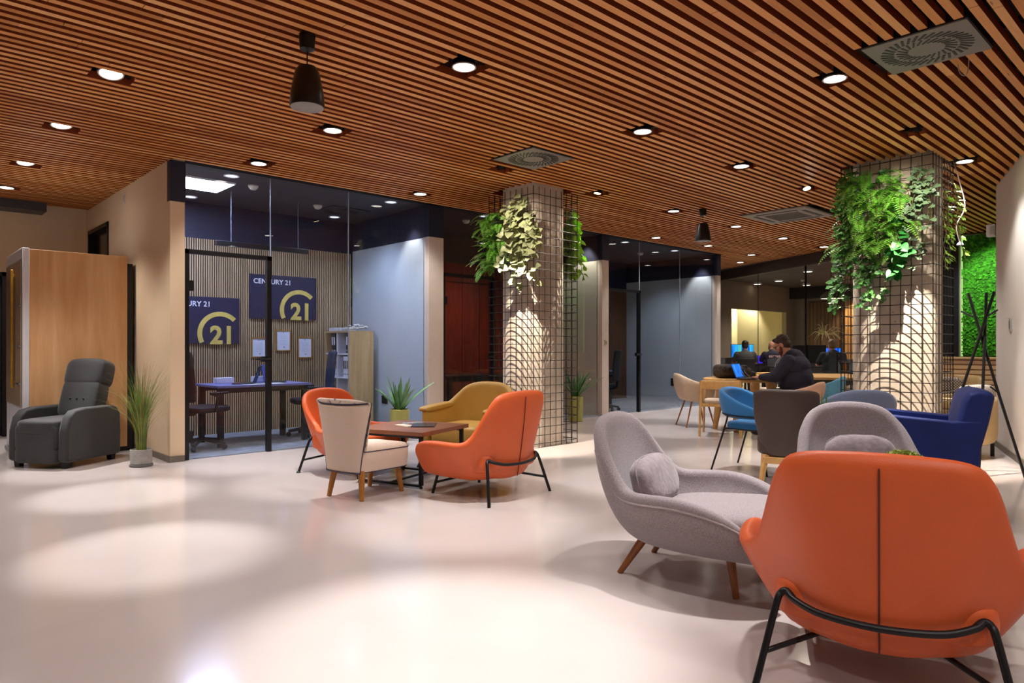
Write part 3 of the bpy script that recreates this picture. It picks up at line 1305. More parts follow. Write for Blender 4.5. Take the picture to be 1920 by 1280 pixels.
def lumbar(label, par_loc, rz, y=-.205, z=.475, tilt=18):
    m = Matrix.Rotation(rz, 3, 'Z')
    t = thing('lumbar_cushion', label, 'cushion', par_loc + m @ V((0, y, z)), rz, 'grey lumbar cushions')
    b = MB()
    rot = Euler((R(tilt), 0, 0)).to_matrix()
    n, vs = 36, []
    b.ell((0, 0, 0), (.215, .075, .135), .75, .62, 40, rot)
    rr = random.Random(5)
    b.v = [tuple(V(p) * (1 + .018 * math.sin(p[0] * 60) * math.cos(p[2] * 50))) for p in b.v]
    b.build('cover', mat('grey velvet', '#83767b', .85, var=.2, scale=26, bump=.35, bscale=40, sheen=.4), t, angle=180)
    e = MB()
    pts = [rot @ V((.215 * math.copysign(abs(math.cos(a)) ** .62, math.cos(a)), 0, .135 * math.copysign(abs(math.sin(a)) ** .75, math.sin(a)))) for a in [2 * PI * k / 60 for k in range(60)]]
    e.tube(pts, .004, 6, closed=True)
    e.build('piping', GREYF, t)
    return t


G1, H1 = RD(.955, 3.665), heading(.82, -.57)
grey_chair('grey fabric lounge chair in side view, left of the front orange chair', G1, H1)
lumbar('grey lumbar cushion in the side view lounge chair', G1, H1)
G2, H2 = RD(2.2, 4.2), heading(-.16, -.98)
grey_chair('grey fabric lounge chair facing the camera behind the front orange chair', G2, H2)
lumbar('grey lumbar cushion in the lounge chair behind the front orange chair', G2, H2, y=-.215, z=.50)


# ---- cream accent chair ---------------------------------------------------
t = thing('accent_chair', 'cream low back accent chair with navy piping and floral inner back', 'chair', RD(-1.2, 5.63), heading(.55, .835))
FLOR = floral_mat()


def bk(u, v, off=0.):
    """back panel surface, u -1..1 across, v 0..1 up; off moves it forward"""
    wdt = .19 + .115 * v ** 1.3
    x = wdt * u
    wrap = (.02 + .085 * v) * abs(u) ** 2.5
    y = -.255 - .075 * v + wrap + off
    z = .215 + .535 * v + .015 * abs(u) ** 3 * v
    return V((x, y, z))


b = MB()
us = [-1 + 2 * k / 20 for k in range(21)]
vs_ = [k / 12 for k in range(13)]
b.grid([[bk(u, v) for u in us] for v in vs_])
o = b.build('back_shell', CREAM, t, solid=.02, soff=0, sub=1, merge=False)
b = MB()
rows_ = [[bk(u * .985, v, .02 + .085 * max(0, 1 - abs(u) ** 6) ** .5 * min(1, max(0, 1.0 - abs(2 * v - 1) ** 8) ** .5 + .05)) + V((0, -.05 * max(0, v - .85) / .17, .05 * (max(0, v) ** 8) * (1 - abs(u) ** 4))) for u in us] for v in [.3 + .72 * k / 12 for k in range(13)]]
b.grid([[bk(u, .3) for u in us]] + rows_ + [[bk(u, 1.0) for u in us]])
b.build('inner_back', FLOR, t, sub=1, merge=False)
b = MB()
sq = []
for (x0, y0, x1, y1, z) in ((.175, -.25, .235, .30, .215), (.18, -.25, .245, .31, .30), (.18, -.25, .245, .31, .375), (.165, -.24, .225, .295, .402), (.1, -.2, .14, .22, .415)):
    ring = []
    for k in range(40):
        a = 2 * PI * (k + .5) / 40
        cx = math.copysign(abs(math.cos(a)) ** .35, math.cos(a))
        sy = math.copysign(abs(math.sin(a)) ** .35, math.sin(a))
        f = (sy + 1) / 2
        ring.append(V((cx * (x0 + (x1 - x0) * f), y0 + (y1 - y0) * f, z)))
    sq.append(ring)
b.grid(sq, closed=True)
b.add(sq[0], [tuple(range(40))])
b.add(sq[-1], [tuple(range(40))])
b.build('seat', CREAM, t, angle=60)
b = MB()
b.tube([p + V((0, .004, .0)) for p in sq[2]], .004, 6, closed=True)
b.tube([p for p in sq[0]], .004, 6, closed=True)
edge = [bk(-1, k / 10) for k in range(10)] + [bk(u, 1.0) for u in us] + [bk(1, 1 - k / 10) for k in range(1, 11)]
b.tube([p + V((0, -.006, .004)) for p in edge], .0042, 6)
b.tube([bk(u, .0) + V((0, -.006, 0)) for u in us], .0055, 6)
b.build('piping', NAVYP, t)
for sx, y0, y1 in ((-1, -.19, -.22), (1, -.19, -.22), (-1, .21, .235), (1, .21, .235)):
    rod('leg', [(sx * .15, y0, .225), (sx * .185, y1, 0)], .028, OAKLEG, t, 14, taper=.018)

# ---- mustard armchair -------------------------------------------------------
t = thing('mustard_armchair', 'mustard yellow leather tub armchair by the first column', 'armchair', RD(-.40, 7.03), heading(-.47, -.88))
rim = [(-.355, .36, .58), (-.36, .2, .585), (-.36, .02, .60), (-.352, -.12, .635), (-.325, -.21, .70), (-.27, -.29, .78), (-.16, -.335, .825), (0, -.345, .835)]
bas = [(-.34, .35, .16), (-.335, .2, .16), (-.33, .02, .16), (-.32, -.12, .16), (-.3, -.2, .16), (-.24, -.27, .16), (-.14, -.3, .16), (0, -.305, .16)]
shell('shell', rim, bas, MUST, t, bulge=.012, cy=.0, th=.06)
pad('seat', (0, .06, .33), (.60, .62, .2), MUST, t, .3, .25)
for sx in (-1, 1):
    b = MB()
    b.ell((sx * .37, .10, .585), (.06, .27, .028), .5, .35, 28, (R(-3), 0, 0))
    b.build('arm_pad', MUST, t, angle=180)
    rod('arm_frame', [(sx * .392, .22, .13), (sx * .392, .22, .51), (sx * .392, .16, .535), (sx * .392, -.1, .545), (sx * .392, -.14, .51), (sx * .392, -.22, .13)], .011, BLKMET, t, 8)
    rod('leg', [(sx * .392, .22, .2), (sx * .40, .40, .0)], .012, BLKMET, t)
    rod('leg', [(sx * .392, -.22, .2), (sx * .40, -.36, .0)], .012, BLKMET, t)
rod('crossbar', [(-.395, .27, .142), (.395, .27, .142)], .01, BLKMET, t)

# ---- square coffee tables ---------------------------------------------------


def coffee_table(label, loc, rz, s, h):
    t = thing('coffee_table', label, 'coffee table', loc, rz, 'square coffee tables')
    b = MB()
    b.box((0, 0, h - .018), (s, s, .036))
    b.build('tabletop', WALTOP, t, bevel=.003)
    f = s / 2 - .05
    for sx in (-1, 1):
        for sy in (-1, 1):
            b = MB()
            b.box((sx * f, sy * f, (h - .036) / 2 + .012), (.03, .03, h - .06))
            b.lathe([(.014, 0), (.014, .012)], (sx * f, sy * f, 0), 12)
            b.build('leg', BLKMET, t, smooth=False)
    for sy in (-1, 1):
        b = MB()
        b.bx(-f, f, sy * f - .015, sy * f + .015, .012, .03)
        b.build('floor_rail', BLKMET, t, smooth=False)
        b = MB()
        b.bx(-f - .015, f + .015, sy * f - .015, sy * f + .015, h - .06, h - .036)
        b.build('top_rail', BLKMET, t, smooth=False)
    b = MB()
    b.bx(-.012, .012, -f, f, .014, .03)
    b.build('stretcher', BLKMET, t, smooth=False)
    return t


CT, CTH = RD(-.915, 6.266), heading(.45, .89)
coffee_table('walnut topped square coffee table between cream and orange chairs', CT, CTH, .76, .482)
CT2 = RD(1.80, 3.30)
coffee_table('square coffee table mostly hidden behind the front orange chair', CT2, heading(.48, .877), .66, .42)


def sheet(name, label, cat, loc, rz, sx, sy, th, m, group=None):
    t = thing(name, label, cat, loc, rz, group)
    b = MB()
    b.bx(-sx / 2, sx / 2, -sy / 2, sy / 2, 0, th)
    b.build('cover', m, t, smooth=False)
    b = MB()
    b.bx(-sx / 2 + .004, sx / 2 - .002, -sy / 2 + .004, sy / 2 - .004, -.0012, .0)
    b.build('pages', mat('paper', '#dcd8d4', .7), t, smooth=False)
    return t


z0 = .4835
sheet('magazine', 'dark covered magazine lying on the coffee table', 'magazine', CT + V((0, 0, z0)) + RT * .11 + FW * .02, CTH + .5, .21, .29, .006, mat('dark cover', '#25262e', .25))
sheet('brochure', 'pale folded brochure beside the dark magazine', 'brochure', CT + V((0, 0, z0)) + RT * -.06 - FW * .0, CTH + 1.2, .1, .21, .003, mat('pale cover', '#c9c0a8', .4))
sheet('brochure', 'small printed brochure nearest the cream chair on the coffee table', 'brochure', CT + V((0, 0, z0)) + RT * -.02 + FW * .22, CTH - .4, .1, .21, .003, mat('printed cover', '#8d8f96', .4, var=.5, scale=40))

# ---- blue chair with black tube frame ---------------------------------------
t = thing('blue_armchair', 'petrol blue felt armchair on a thin black tube frame', 'armchair', RD(2.36, 6.72), heading(.72, -.69))
rim = [(-.27, .20, .60), (-.285, .1, .635), (-.288, -.03, .685), (-.265, -.15, .745), (-.2, -.235, .785), (-.1, -.27, .80), (0, -.28, .803)]
bas = [(-.262, .18, .52), (-.268, .09, .515), (-.262, -.02, .515), (-.235, -.13, .52), (-.18, -.195, .53), (-.09, -.225, .535), (0, -.235, .535)]
rm2 = [V(p) for p in rim]
b = MB()
mir = lambda L: [V(p) for p in L] + [V((-p[0], p[1], p[2])) for p in L[-2::-1]]
rr_, bb_ = cr(mir(rim), 44), cr(mir(bas), 44)
b.grid([[p * (1 - k / 5) + q * (k / 5) + V((0, -.02, 0)) * math.sin(PI * k / 5) for p, q in zip(bb_, rr_)] for k in range(6)])
b.build('backrest', BLUEF, t, solid=.05, soff=0, sub=1, merge=False)
pad('seat', (0, .03, .44), (.47, .47, .085), BLUEF, t, .4, .45)
for sx in (-1, 1):
    rod('leg', [(sx * .285, .2, .56), (sx * .283, .2, .42), (sx * .28, .255, 0)], .0095, BLKMET, t, smooth_pts=12)
    rod('leg', [(sx * .28, -.13, .545), (sx * .265, -.17, .42), (sx * .285, -.30, 0)], .0095, BLKMET, t, smooth_pts=12)
    rod('seat_rail', [(sx * .283, .2, .415), (sx * .268, -.165, .415)], .0085, BLKMET, t)
pts = [p + V((0, 0, .025)) + V((p.x, p.y, 0)).normalized() * .034 for p in bb_]
b = MB()
b.tube(pts, .0085, 8)
b.build('back_rail', BLKMET, t)
rod('crossbar', [(-.268, -.165, .408), (.268, -.165, .408)], .0085, BLKMET, t)
rod('crossbar', [(-.283, .2, .408), (.283, .2, .408)], .0085, BLKMET, t)

# ---- brown leather chair on wooden base -------------------------------------
t = thing('brown_chair', 'dark brown leather chair on a blond wood base seen from behind', 'chair', RD(2.36, 5.93), heading(.36, .93))
b = MB()
rows_ = []
for k in range(11):
    v = k / 10
    row = []
    for j in range(21):
        u = -1 + 2 * j / 20
        wdt = .175 + .07 * min(1, v * 1.6) + .012 * v
        y = -.20 - .10 * v + (.05 + .05 * v) * abs(u) ** 2.6
        row.append(V((wdt * u, y, .27 + .58 * v - .03 * abs(u) ** 5 * v)))
    rows_.append(row)
b.grid(rows_)
b.build('backrest', BROWNL, t, solid=.035, soff=0, sub=1, merge=False)
pad('seat', (0, .03, .37), (.46, .46, .17), BROWNL, t, .3, .3)
for sx in (-1, 1):
    rod('leg', [(sx * .16, -.19, .29), (sx * .205, -.27, .0)], .03, BEECH, t, 4, taper=.018)
    rod('leg', [(sx * .17, .19, .29), (sx * .2, .22, .0)], .03, BEECH, t, 4, taper=.018)
b = MB()
b.bx(-.185, .185, -.225, -.18, .22, .275)
b.bx(-.19, .19, .18, .22, .24, .285)
b.bx(-.19, -.15, -.2, .2, .24, .285)
b.bx(.15, .19, -.2, .2, .24, .285)
b.build('seat_frame', BEECH, t, bevel=.004)

# low table with a dark tube frame between brown and slate chairs, carrying a small aloe
T3 = RD(2.68, 6.2)
t = thing('low_table', 'low black framed table behind the brown chair', 'table', T3, heading(.3, .95))
b = MB()
b.box((0, 0, .45), (.36, .36, .03))
b.build('tabletop', WALTOP, t, bevel=.003)
for sx in (-1, 1):
    for sy in (-1, 1):
        b = MB()
        b.box((sx * .155, sy * .155, .2175), (.028, .028, .435))
        b.build('leg', BLKMET, t, smooth=False)
b = MB()
for sx in (-1, 1):
    b.bx(sx * .155 - .014, sx * .155 + .014, -.155, .155, 0.001, .02)
b.bx(-.155, .155, -.169, -.141, 0.001, .02)
b.build('floor_rail', BLKMET, t, smooth=False)

# ---- slate blue tub chair -----------------------------------------------------


def tub(name, label, loc, rz, m, h=.8, legs=BLKMET, arm=.66, w=.30, seat_m=None, group=None):
    t = thing(name, label, 'chair', loc, rz, group)
    rim = [(-w * .95, .2, arm - .05), (-w, .1, arm), (-w, -.05, arm + .02), (-w * .92, -.17, arm + (h - arm) * .45), (-w * .7, -.25, h - .035), (-w * .35, -.29, h), (0, -.3, h + .003)]
    bas = [(-w * .66, .16, .40), (-w * .7, .08, .395), (-w * .7, -.02, .39), (-w * .62, -.12, .395), (-w * .48, -.18, .40), (-w * .24, -.2, .405), (0, -.205, .405)]
    shell('shell', rim, bas, m, t, bulge=.03, cy=.04, th=.03, rows=6, cols=36)
    pad('seat', (0, .03, .445), (w * 1.55, .42, .07), seat_m or m, t, .4, .5)
    for sx in (-1, 1):
        rod('leg', [(sx * .14, .13, .40), (sx * .22, .22, 0)], .014, legs, t, 8, taper=.01)
        rod('leg', [(sx * .14, -.1, .40), (sx * .22, -.22, 0)], .014, legs, t, 8, taper=.01)
    return t


tub('slate_tub_chair', 'slate blue tub chair whose rounded back shows above the grey lounge chair', RD(3.2, 6.45), heading(.1, .99), SLATE, h=.815, w=.33)

# ---- royal blue velvet armchair --------------------------------------------
t = thing('velvet_armchair', 'royal blue velvet armchair in side view by the coat rack', 'armchair', RD(2.98, 4.92), heading(-.89, .44))
b = MB()
# side profile extruded: arms and seat base
for sx in (-1, 1):
    b = MB()
    prof = [(-.26, .38), (.25, .40), (.27, .42), (.28, .70), (.27, .72), (.24, .728), (-.12, .70), (-.16, .705), (-.28, .71)]
    x0, x1 = sx * .24, sx * .31
    b.add([V((x0, y, z)) for y, z in prof] + [V((x1, y, z)) for y, z in prof], [tuple(range(9)), tuple(range(9, 18))] + [(k, (k + 1) % 9, 9 + (k + 1) % 9, 9 + k) for k in range(9)])
    b.build('armrest', ROYAL, t, bevel=.02, seg=4, angle=60)
b = MB()
prof = [(-.14, .42), (-.145, .70), (-.175, .84), (-.205, .90), (-.26, .918), (-.335, .905), (-.35, .875), (-.315, .70), (-.27, .52), (-.225, .36), (-.20, .345), (-.15, .38)]
hw = [(-.305, 0), (.305, 0)]
n = len(prof)
rows_ = []
for u in (-1, -.93, -.5, 0, .5, .93, 1):
    sc = 1 if abs(u) < .95 else .86
    cy, cz = -.24, .64
    rows_.append([V((u * .305, cy + (y - cy) * sc, cz + (z - cz) * (1 if abs(u) < .95 else .965) - .012 * abs(u) ** 4)) for y, z in prof])
b.grid(rows_, closed=True)
b.add(rows_[0], [tuple(range(n))])
b.add(rows_[-1], [tuple(range(n))])
b.build('backrest', ROYAL, t, bevel=.01, seg=2, angle=60)
pad('seat', (0, .06, .47), (.5, .5, .16), ROYAL, t, .3, .25)
b = MB()
b.bx(-.25, .25, -.16, .26, .37, .43)
b.build('seat_base', ROYAL, t, bevel=.01)
for sx in (-1, 1):
    rod('leg', [(sx * .23, .22, .4), (sx * .25, .25, 0)], .02, WALLEG, t, 10, taper=.012)
    rod('leg', [(sx * .23, -.18, .38), (sx * .25, -.24, 0)], .02, WALLEG, t, 10, taper=.012)

# ---- charcoal recliner --------------------------------------------------------
RCF = V((-.19, -.98, 0)).normalized()
rc = RD(-4.62, 7.13)
t = thing('recliner_armchair', 'charcoal velour recliner armchair in front of the oak booth', 'armchair', rc, heading(-.19, -.98))
for sx in (-1, 1):
    b = MB()
    prof = [(-.34, .06), (.33, .06), (.35, .09), (.345, .36), (.31, .50), (.24, .565), (.12, .585), (-.2, .585), (-.3, .57), (-.355, .50), (-.365, .3), (-.36, .09)]
    n = len(prof)
    x0, x1 = sx * .235, sx * .345
    b.add([V((x0, y, z)) for y, z in prof] + [V((x1, y, z)) for y, z in prof], [tuple(range(n)), tuple(range(n, 2 * n))] + [(k, (k + 1) % n, n + (k + 1) % n, n + k) for k in range(n)])
    b.build('armrest', CHAR, t, bevel=.025, seg=4, angle=70)
b = MB()
b.ell((0, .06, .40), (.235, .33, .085), .35, .25, 36)
b.build('seat', CHAR, t, angle=180)
b = MB()
b.ell((0, .335, .30), (.232, .05, .135), .3, .2, 36)
b.build('footrest_pad', CHAR, t, angle=180)
b = MB()
b.ell((0, .34, .125), (.232, .045, .075), .3, .2, 36)
b.build('front_panel', CHAR, t, angle=180)
rot = Euler((R(15), 0, 0)).to_matrix()
b = MB()
b.ell((0, -.225, .64), (.235, .09, .225), .4, .3, 36, rot)
b.build('backrest', CHAR, t, angle=180)
b = MB()
b.ell((0, -.31, .905), (.245, .105, .165), .5, .36, 36, rot)
b.build('headrest', CHAR, t, angle=180)
b = MB()
for x, z in ((-.08, .655), (.08, .655), (0, .655)):
    b.ell((x, -.135, z), (.012, .006, .01), n=10)
b.tube([(-.2, -.148, .655), (0, -.14, .65), (.2, -.148, .655)], .004, 6)
b.build('tufting', BLACK, t)
for sx in (-1, 1):
    for y in (-.3, .29):
        b = MB()
        b.box((sx * .27, y, .0325), (.065, .065, .065), taper=.85)
        b.build('foot', BLACK, t, bevel=.004)

# ---- wood dining chairs and table of the visitors -----------------------------


def dining_chair(label, loc, rz):
    t = thing('wooden_armchair', label, 'chair', loc, rz, 'pale wood chairs at the meeting tables')
    for sx in (-1, 1):
        rod('leg', [(sx * .25, -.2, .74), (sx * .255, -.22, .45), (sx * .265, -.27, 0)], .02, BEECH, t, 8, taper=.015)
        rod('leg', [(sx * .24, .2, .66), (sx * .245, .2, .43), (sx * .255, .23, 0)], .02, BEECH, t, 8, taper=.014)
        rod('armrest', [(sx * .25, -.2, .7), (sx * .265, 0, .675), (sx * .245, .22, .66)], .018, BEECH, t, 8, smooth_pts=10)
    b = MB()
    b.grid([[V((.26 * u, -.2 - .06 * (1 - u * u), z)) for u in [-1 + k / 5 for k in range(11)]] for z in (.63, .67, .71, .75)])
    b.build('backrest', BEECH, t, solid=.022, soff=0, sub=1, merge=False)
    pad('seat', (0, 0, .46), (.48, .46, .06), mat('tweed seat', '#b3a08c', .9, var=.3, scale=90), t, .4, .4)
    b = MB()
    b.bx(-.24, .24, -.22, -.19, .395, .44)
    b.bx(-.24, .24, .18, .21, .395, .44)
    b.bx(-.245, -.22, -.2, .2, .395, .44)
    b.bx(.22, .245, -.2, .2, .395, .44)
    b.build('seat_frame', BEECH, t, bevel=.004)
    return t


dining_chair('pale wood armchair nearest the petrol blue chair, at the round table', RD(2.86, 9.4), heading(.35, .93))
TB = RD(3.42, 10.05)
t = thing('meeting_table', 'oval pale wood meeting table with the backpack on it', 'table', TB, heading(.95, .3))
b = MB()
b.lathe([(.001, .70), (.50, .70), (.52, .71), (.525, .73), (.52, .745), (.50, .75), (.001, .75)], n=48, cap=False)
b.v = [(x, y * 1.22, z) for x, y, z in b.v]
b.build('tabletop', BEECH, t, angle=50)
for a in (45, 135, 225, 315):
    c, s_ = math.cos(R(a)), math.sin(R(a))
    rod('leg', [(.25 * c, .4 * s_, .70), (.36 * c, .5 * s_, 0)], .075, BEECH, t, 12, taper=.035)
tub('sand_tub_chair', 'sand felt tub chair on brown legs left of the oval table', RD(2.78, 10.45), heading(.9, .1), SAND, h=.8, legs=WALLEG, group='tub chairs at the meeting tables')
MAN, MANH = RD(3.83, 9.2), heading(-.78, .63)
tub('rose_tub_chair', 'rose beige tub chair the man in the hoodie sits on', MAN, heading(-.75, .66), PINKB, h=.74, arm=.62, w=.36, legs=WALLEG, group='tub chairs at the meeting tables')
tub('blue_tub_chair', 'light blue tub chair right behind the man in the hoodie', RD(4.28, 9.55), heading(-.8, .6), SKYF, h=.8, w=.32, legs=BEECH, group='tub chairs at the meeting tables')
TB2 = RD(4.95, 10.9)
t = thing('long_table', 'rectangular pale wood table behind the man in the hoodie', 'table', TB2, heading(.2, .98))
b = MB()
b.box((0, 0, .73), (1.1, 1.5, .04))
b.build('tabletop', BEECH, t, bevel=.006)
for sx in (-1, 1):
    for sy in (-1, 1):
        rod('leg', [(sx * .42, sy * .6, .71), (sx * .5, sy * .68, 0)], .045, BEECH, t, 10, taper=.03)
b = MB()
b.bx(-.45, .45, -.62, .62, .63, .70)
b.build('apron', mat('dark grey steel', '#3f3d3a', .5), t, smooth=False)  # apron in one plain dark grey
dining_chair('pale wood chair on the far side of the rectangular table', RD(4.6, 12.0), heading(.1, -.99))

# ---- coat rack -----------------------------------------------------------------
CRC = RD(4.42, 6.44)
t = thing('coat_rack', 'tall black tripod coat rack with crossed poles by the white wall', 'coat rack', CRC, 0)
feet = [RD(4.30, 6.34), RD(4.70, 6.30), RD(4.16, 6.76)]
tops = [RD(4.385, 6.52, 1.71), RD(4.29, 6.46, 1.705), RD(4.535, 6.42, 1.715)]
# poles cross at about 1.42 m
cross = RD(4.40, 6.44, 1.43)
for k, f in enumerate(feet):
    d = (cross - f)
    off = [RT * .022, RT * -.02 + FW * .02, FW * -.022][k]
    e = f + d * (1.71 / cross.z)
    rod('pole', [f - CRC, f + (e - f) * .5 + off - CRC, e + off * 1.6 - CRC], .013, BLKMET, t, 10)
    e = e + off * 1.6
    out = V(((e - cross).x, (e - cross).y, 0)).normalized()
    m_ = f + (e - f) * .87 + off
    rod('peg', [m_ - CRC, m_ + out * .085 + V((0, 0, .05)) - CRC], .008, BLKMET, t, 8)
    m_ = f + d * .535 + off * .7
    ins = V(((cross - f).x, (cross - f).y, 0)).normalized()
    rod('peg', [m_ - CRC, m_ + ins * .07 + V((0, 0, .065)) - CRC], .008, BLKMET, t, 8)

# ---- tan lounge chairs at the right ---------------------------------------------
CHK = check_mat()


def tan_chair(label, loc, rz, h=.66):
    t = thing('tan_armchair', label, 'armchair', loc, rz, 'tan leather tub armchairs')
    rim = [(-.33, .32, h - .04), (-.345, .2, h), (-.345, 0, h), (-.34, -.16, h), (-.3, -.28, h), (-.18, -.34, h), (0, -.355, h)]
    bas = [(-.33, .32, .17), (-.345, .2, .165), (-.345, 0, .165), (-.34, -.16, .165), (-.3, -.28, .165), (-.18, -.34, .165), (0, -.355, .165)]
    shell('shell', rim, bas, TANL, t, bulge=.004, cy=0, th=.05, rows=5, cols=36)
    pad('seat', (0, .04, .33), (.6, .62, .2), CHK, t, .3, .3)
    b = MB()
    b.ell((0, -.235, .62), (.30, .085, .17), .4, .35, 30)
    b.build('back_cushion', CHK, t, angle=180)
    for sx in (-1, 1):
        for y in (-.27, .25):
            rod('leg', [(sx * .3, y, .32), (sx * .3, y, 0)], .02, BLACK, t, 12)
    return t


tan_chair('tan leather tub armchair with check cushions nearest the coat rack', RD(4.88, 7.62), heading(-.55, .83))
tan_chair('tan leather tub armchair by the reception desk, farther from the coat rack', RD(5.75, 9.15), heading(-.3, -.95), h=.83)

# ---- reception desk and moss wall -----------------------------------------------
t = thing('reception_desk', 'oak batten fronted reception desk below the green moss wall', 'desk', RD(7.62, 11.35), 0)
t.rotation_euler = (0, 0, 0)
b = MB()
b.bx(-.25, .25, -.9, .55, 0, 1.0)
b.build('body', wood_mat('desk oak', '#a77d55', '#c9a074', (8, 1, 8), .45), t, bevel=.004)
b = MB()
for k in range(12):
    b.bx(-.27, -.25, -.9, .52, .04 + k * .08, .095 + k * .08)
b.build('batten_front', wood_mat('desk batten', '#bd9264', '#e0b98c', (8, 1, 8), .45), t, bevel=.003)
b = MB()
b.bx(-.29, .27, -.92, .57, 1.0, 1.03)
b.build('counter_top', wood_mat('desk top', '#b58d62', '#d2ab80', (8, 1, 8), .4), t, bevel=.004)
MOSS = mat('preserved moss', '#3f9a1c', .95, var=.45, scale=22)
t = thing('moss_wall_panel', 'bright green preserved moss panel above the reception desk', 'moss wall', (13.79, 2.6, 1.04))
b = MB()
b.bx(-.0, .06, -1.2, .76, 0, 2.06)
b.build('backing', mat('moss backing', '#2c6a12', .9), t, smooth=False)
b = MB()
rg = random.Random(11)
for k in range(5200):
    y, z = rg.uniform(-1.2, .76), rg.uniform(.01, 2.05)
    r_ = rg.uniform(.018, .035)
    c = V((rg.uniform(-.012, .012), y, z))
    for q in range(3):
        a = rg.uniform(0, 2 * PI)
        u = V((rg.uniform(-.9, -.2), math.cos(a), math.sin(a))) * r_
        w_ = V((rg.uniform(-.3, .3), -math.sin(a), math.cos(a))) * r_ * .6
        b.add([c, c + u * .6 + w_, c + u * 1.3, c + u * .6 - w_], [(0, 1, 2, 3)])
b.build('moss', MOSS, t, smooth=False, merge=False, recalc=False)
b = MB()
b.bx(.0, .05, .762, .785, -.0, 2.06)
b.build('edge_light', emit_mat('moss edge light', '#b9e88a', .8), t, smooth=False)

# ---- oak booth at the left ---------------------------------------------------------
C0 = V((1.19, 8.88, 0))
t = thing('oak_booth', 'tall oak sided acoustic booth with a white door frame', 'booth', (C0.x, C0.y, 0), 0)
W_, D_, H_ = 1.0, 1.13, 2.245
OAKP = wood_mat('oak veneer', '#cc955c', '#e9bd8c', (3.2, 3.2, .32), .45, 1.7)
b = MB()
b.bx(.06, W_, -.0, .03, .05, H_)
b.build('side_panel', OAKP, t, bevel=.002)
b = MB()
b.bx(.06, W_, D_ - .03, D_, .05, H_)
b.build('side_panel', OAKP, t, bevel=.002)
b = MB()
b.bx(W_, W_ + .06, .005, D_, .02, H_ - .08)
b.build('back_panel', BLACK, t, smooth=False)
b = MB()
b.bx(.03, W_, .03, D_ - .03, H_ - .06, H_ - .005)
b.build('roof', WHITEM, t, smooth=False)
b = MB()
b.bx(.05, W_, .0, D_, 0, .05)
b.build('plinth', BLACK, t, smooth=False)
fr = MB()
fr.bx(-.0, .06, -.005, .035, .05, H_ + .01)
fr.bx(-.0, .06, D_ - .035, D_ + .005, .05, H_ + .01)
fr.bx(-.0, .06, .035, D_ - .035, H_ - .1, H_ + .01)
fr.bx(-.0, .06, .035, D_ - .035, .05, .56)
fr.build('door_frame', WHITEM, t, bevel=.003)
b = MB()
b.bx(-.012, -.001, .05, D_ - .05, .56, H_ - .12)
dl = b.build('door_leaf', mat('taupe door', '#9c8770', .35, var=.03), t, smooth=False)
b = MB()
b.bx(-.05, -.025, .42, .46, .75, 2.05)
b.bx(-.03, -.01, .425, .455, .8, .83)
b.bx(-.03, -.01, .425, .455, 1.97, 2.0)
b.build('brass_handle', mat('brass', '#c99a3a', .3, metal=.8), dl, bevel=.004)
b = MB()
for z in (.8, 1.2, 1.63):
    b.bx(-.03, -.012, .03, .25, z, z + .014)
b.build('hinge', mat('steel', '#8f9095', .3, metal=.8), dl, smooth=False)
b = MB()
b.bx(-.02, .05, -.004, D_, .0, .05)
b.build('door_sill', mat('grey sill', '#8b8a8c', .5), t, smooth=False)

# wall plates
def plate(name, label, cat, p, nrm, w_, h_, m, btn):
    t = thing(name, label, cat, p)
    t.rotation_euler = (0, 0, math.atan2(nrm[1], nrm[0]) + PI / 2)
    b = MB()
    b.bx(-w_ / 2, w_ / 2, -.012, 0, -h_ / 2, h_ / 2)
    b.build('cover_plate', m, t, bevel=.003)
    b = MB()
    b.bx(-w_ * .3, w_ * .3, -.017, -.012, -h_ * .3, h_ * .3)
    b.build('rocker', btn, t, smooth=False)
    return t


plate('wall_socket', 'black wall socket on the partition behind the green agave pot', 'wall socket', (5.578, 8.72, .35 + .07), (-1, 0), .15, .12, BLACK, BLKMET)
plate('wall_socket', 'black wall socket on the grey partition of the third office', 'wall socket', (13.028, 8.62, .42), (-1, 0), .28, .17, BLACK, BLKMET)
plate('light_switch', 'small switch plate on the pillar beside the third office door', 'switch', (9.36, 7.629, 1.27), (0, -1), .06, .1, mat('ivory', '#c9bda6', .5), mat('ivory dark', '#8d8371', .5))
pw = RD(5.9, 8.4) - wd * 1.02
plate('thermostat', 'grey thermostat plate on the white wall by the coat rack', 'thermostat', (pw.x - wn.x * .001, pw.y - wn.y * .001, 1.44), (-wn.x, -wn.y), .1, .15, mat('thermostat grey', '#a5a3a3', .5), mat('thermostat screen', '#6f7072', .4))
plate('wall_sensor', 'tiny white sensor high on the beige wall left of the first office', 'sensor', (2.279, 9.35, 3.0), (-1, 0), .05, .11, mat('sensor white', '#d9d5cf', .5), mat('sensor white2', '#bdb9b3', .5))
t = thing('wall_speaker', 'small white loudspeaker box high on the end of the white wall', 'loudspeaker', WE - wd * .0 + V((0, 0, 2.62)) + wn * -.04)
b = MB()
b.box((0, 0, 0), (.09, .09, .15))
b.build('cabinet', WHITEM, t, bevel=.008)
b = MB()
b.box((-.045, -.02, 0), (.006, .05, .1))
b.build('grille', mat('speaker mesh2', '#b9b9b9', .6), t, smooth=False)
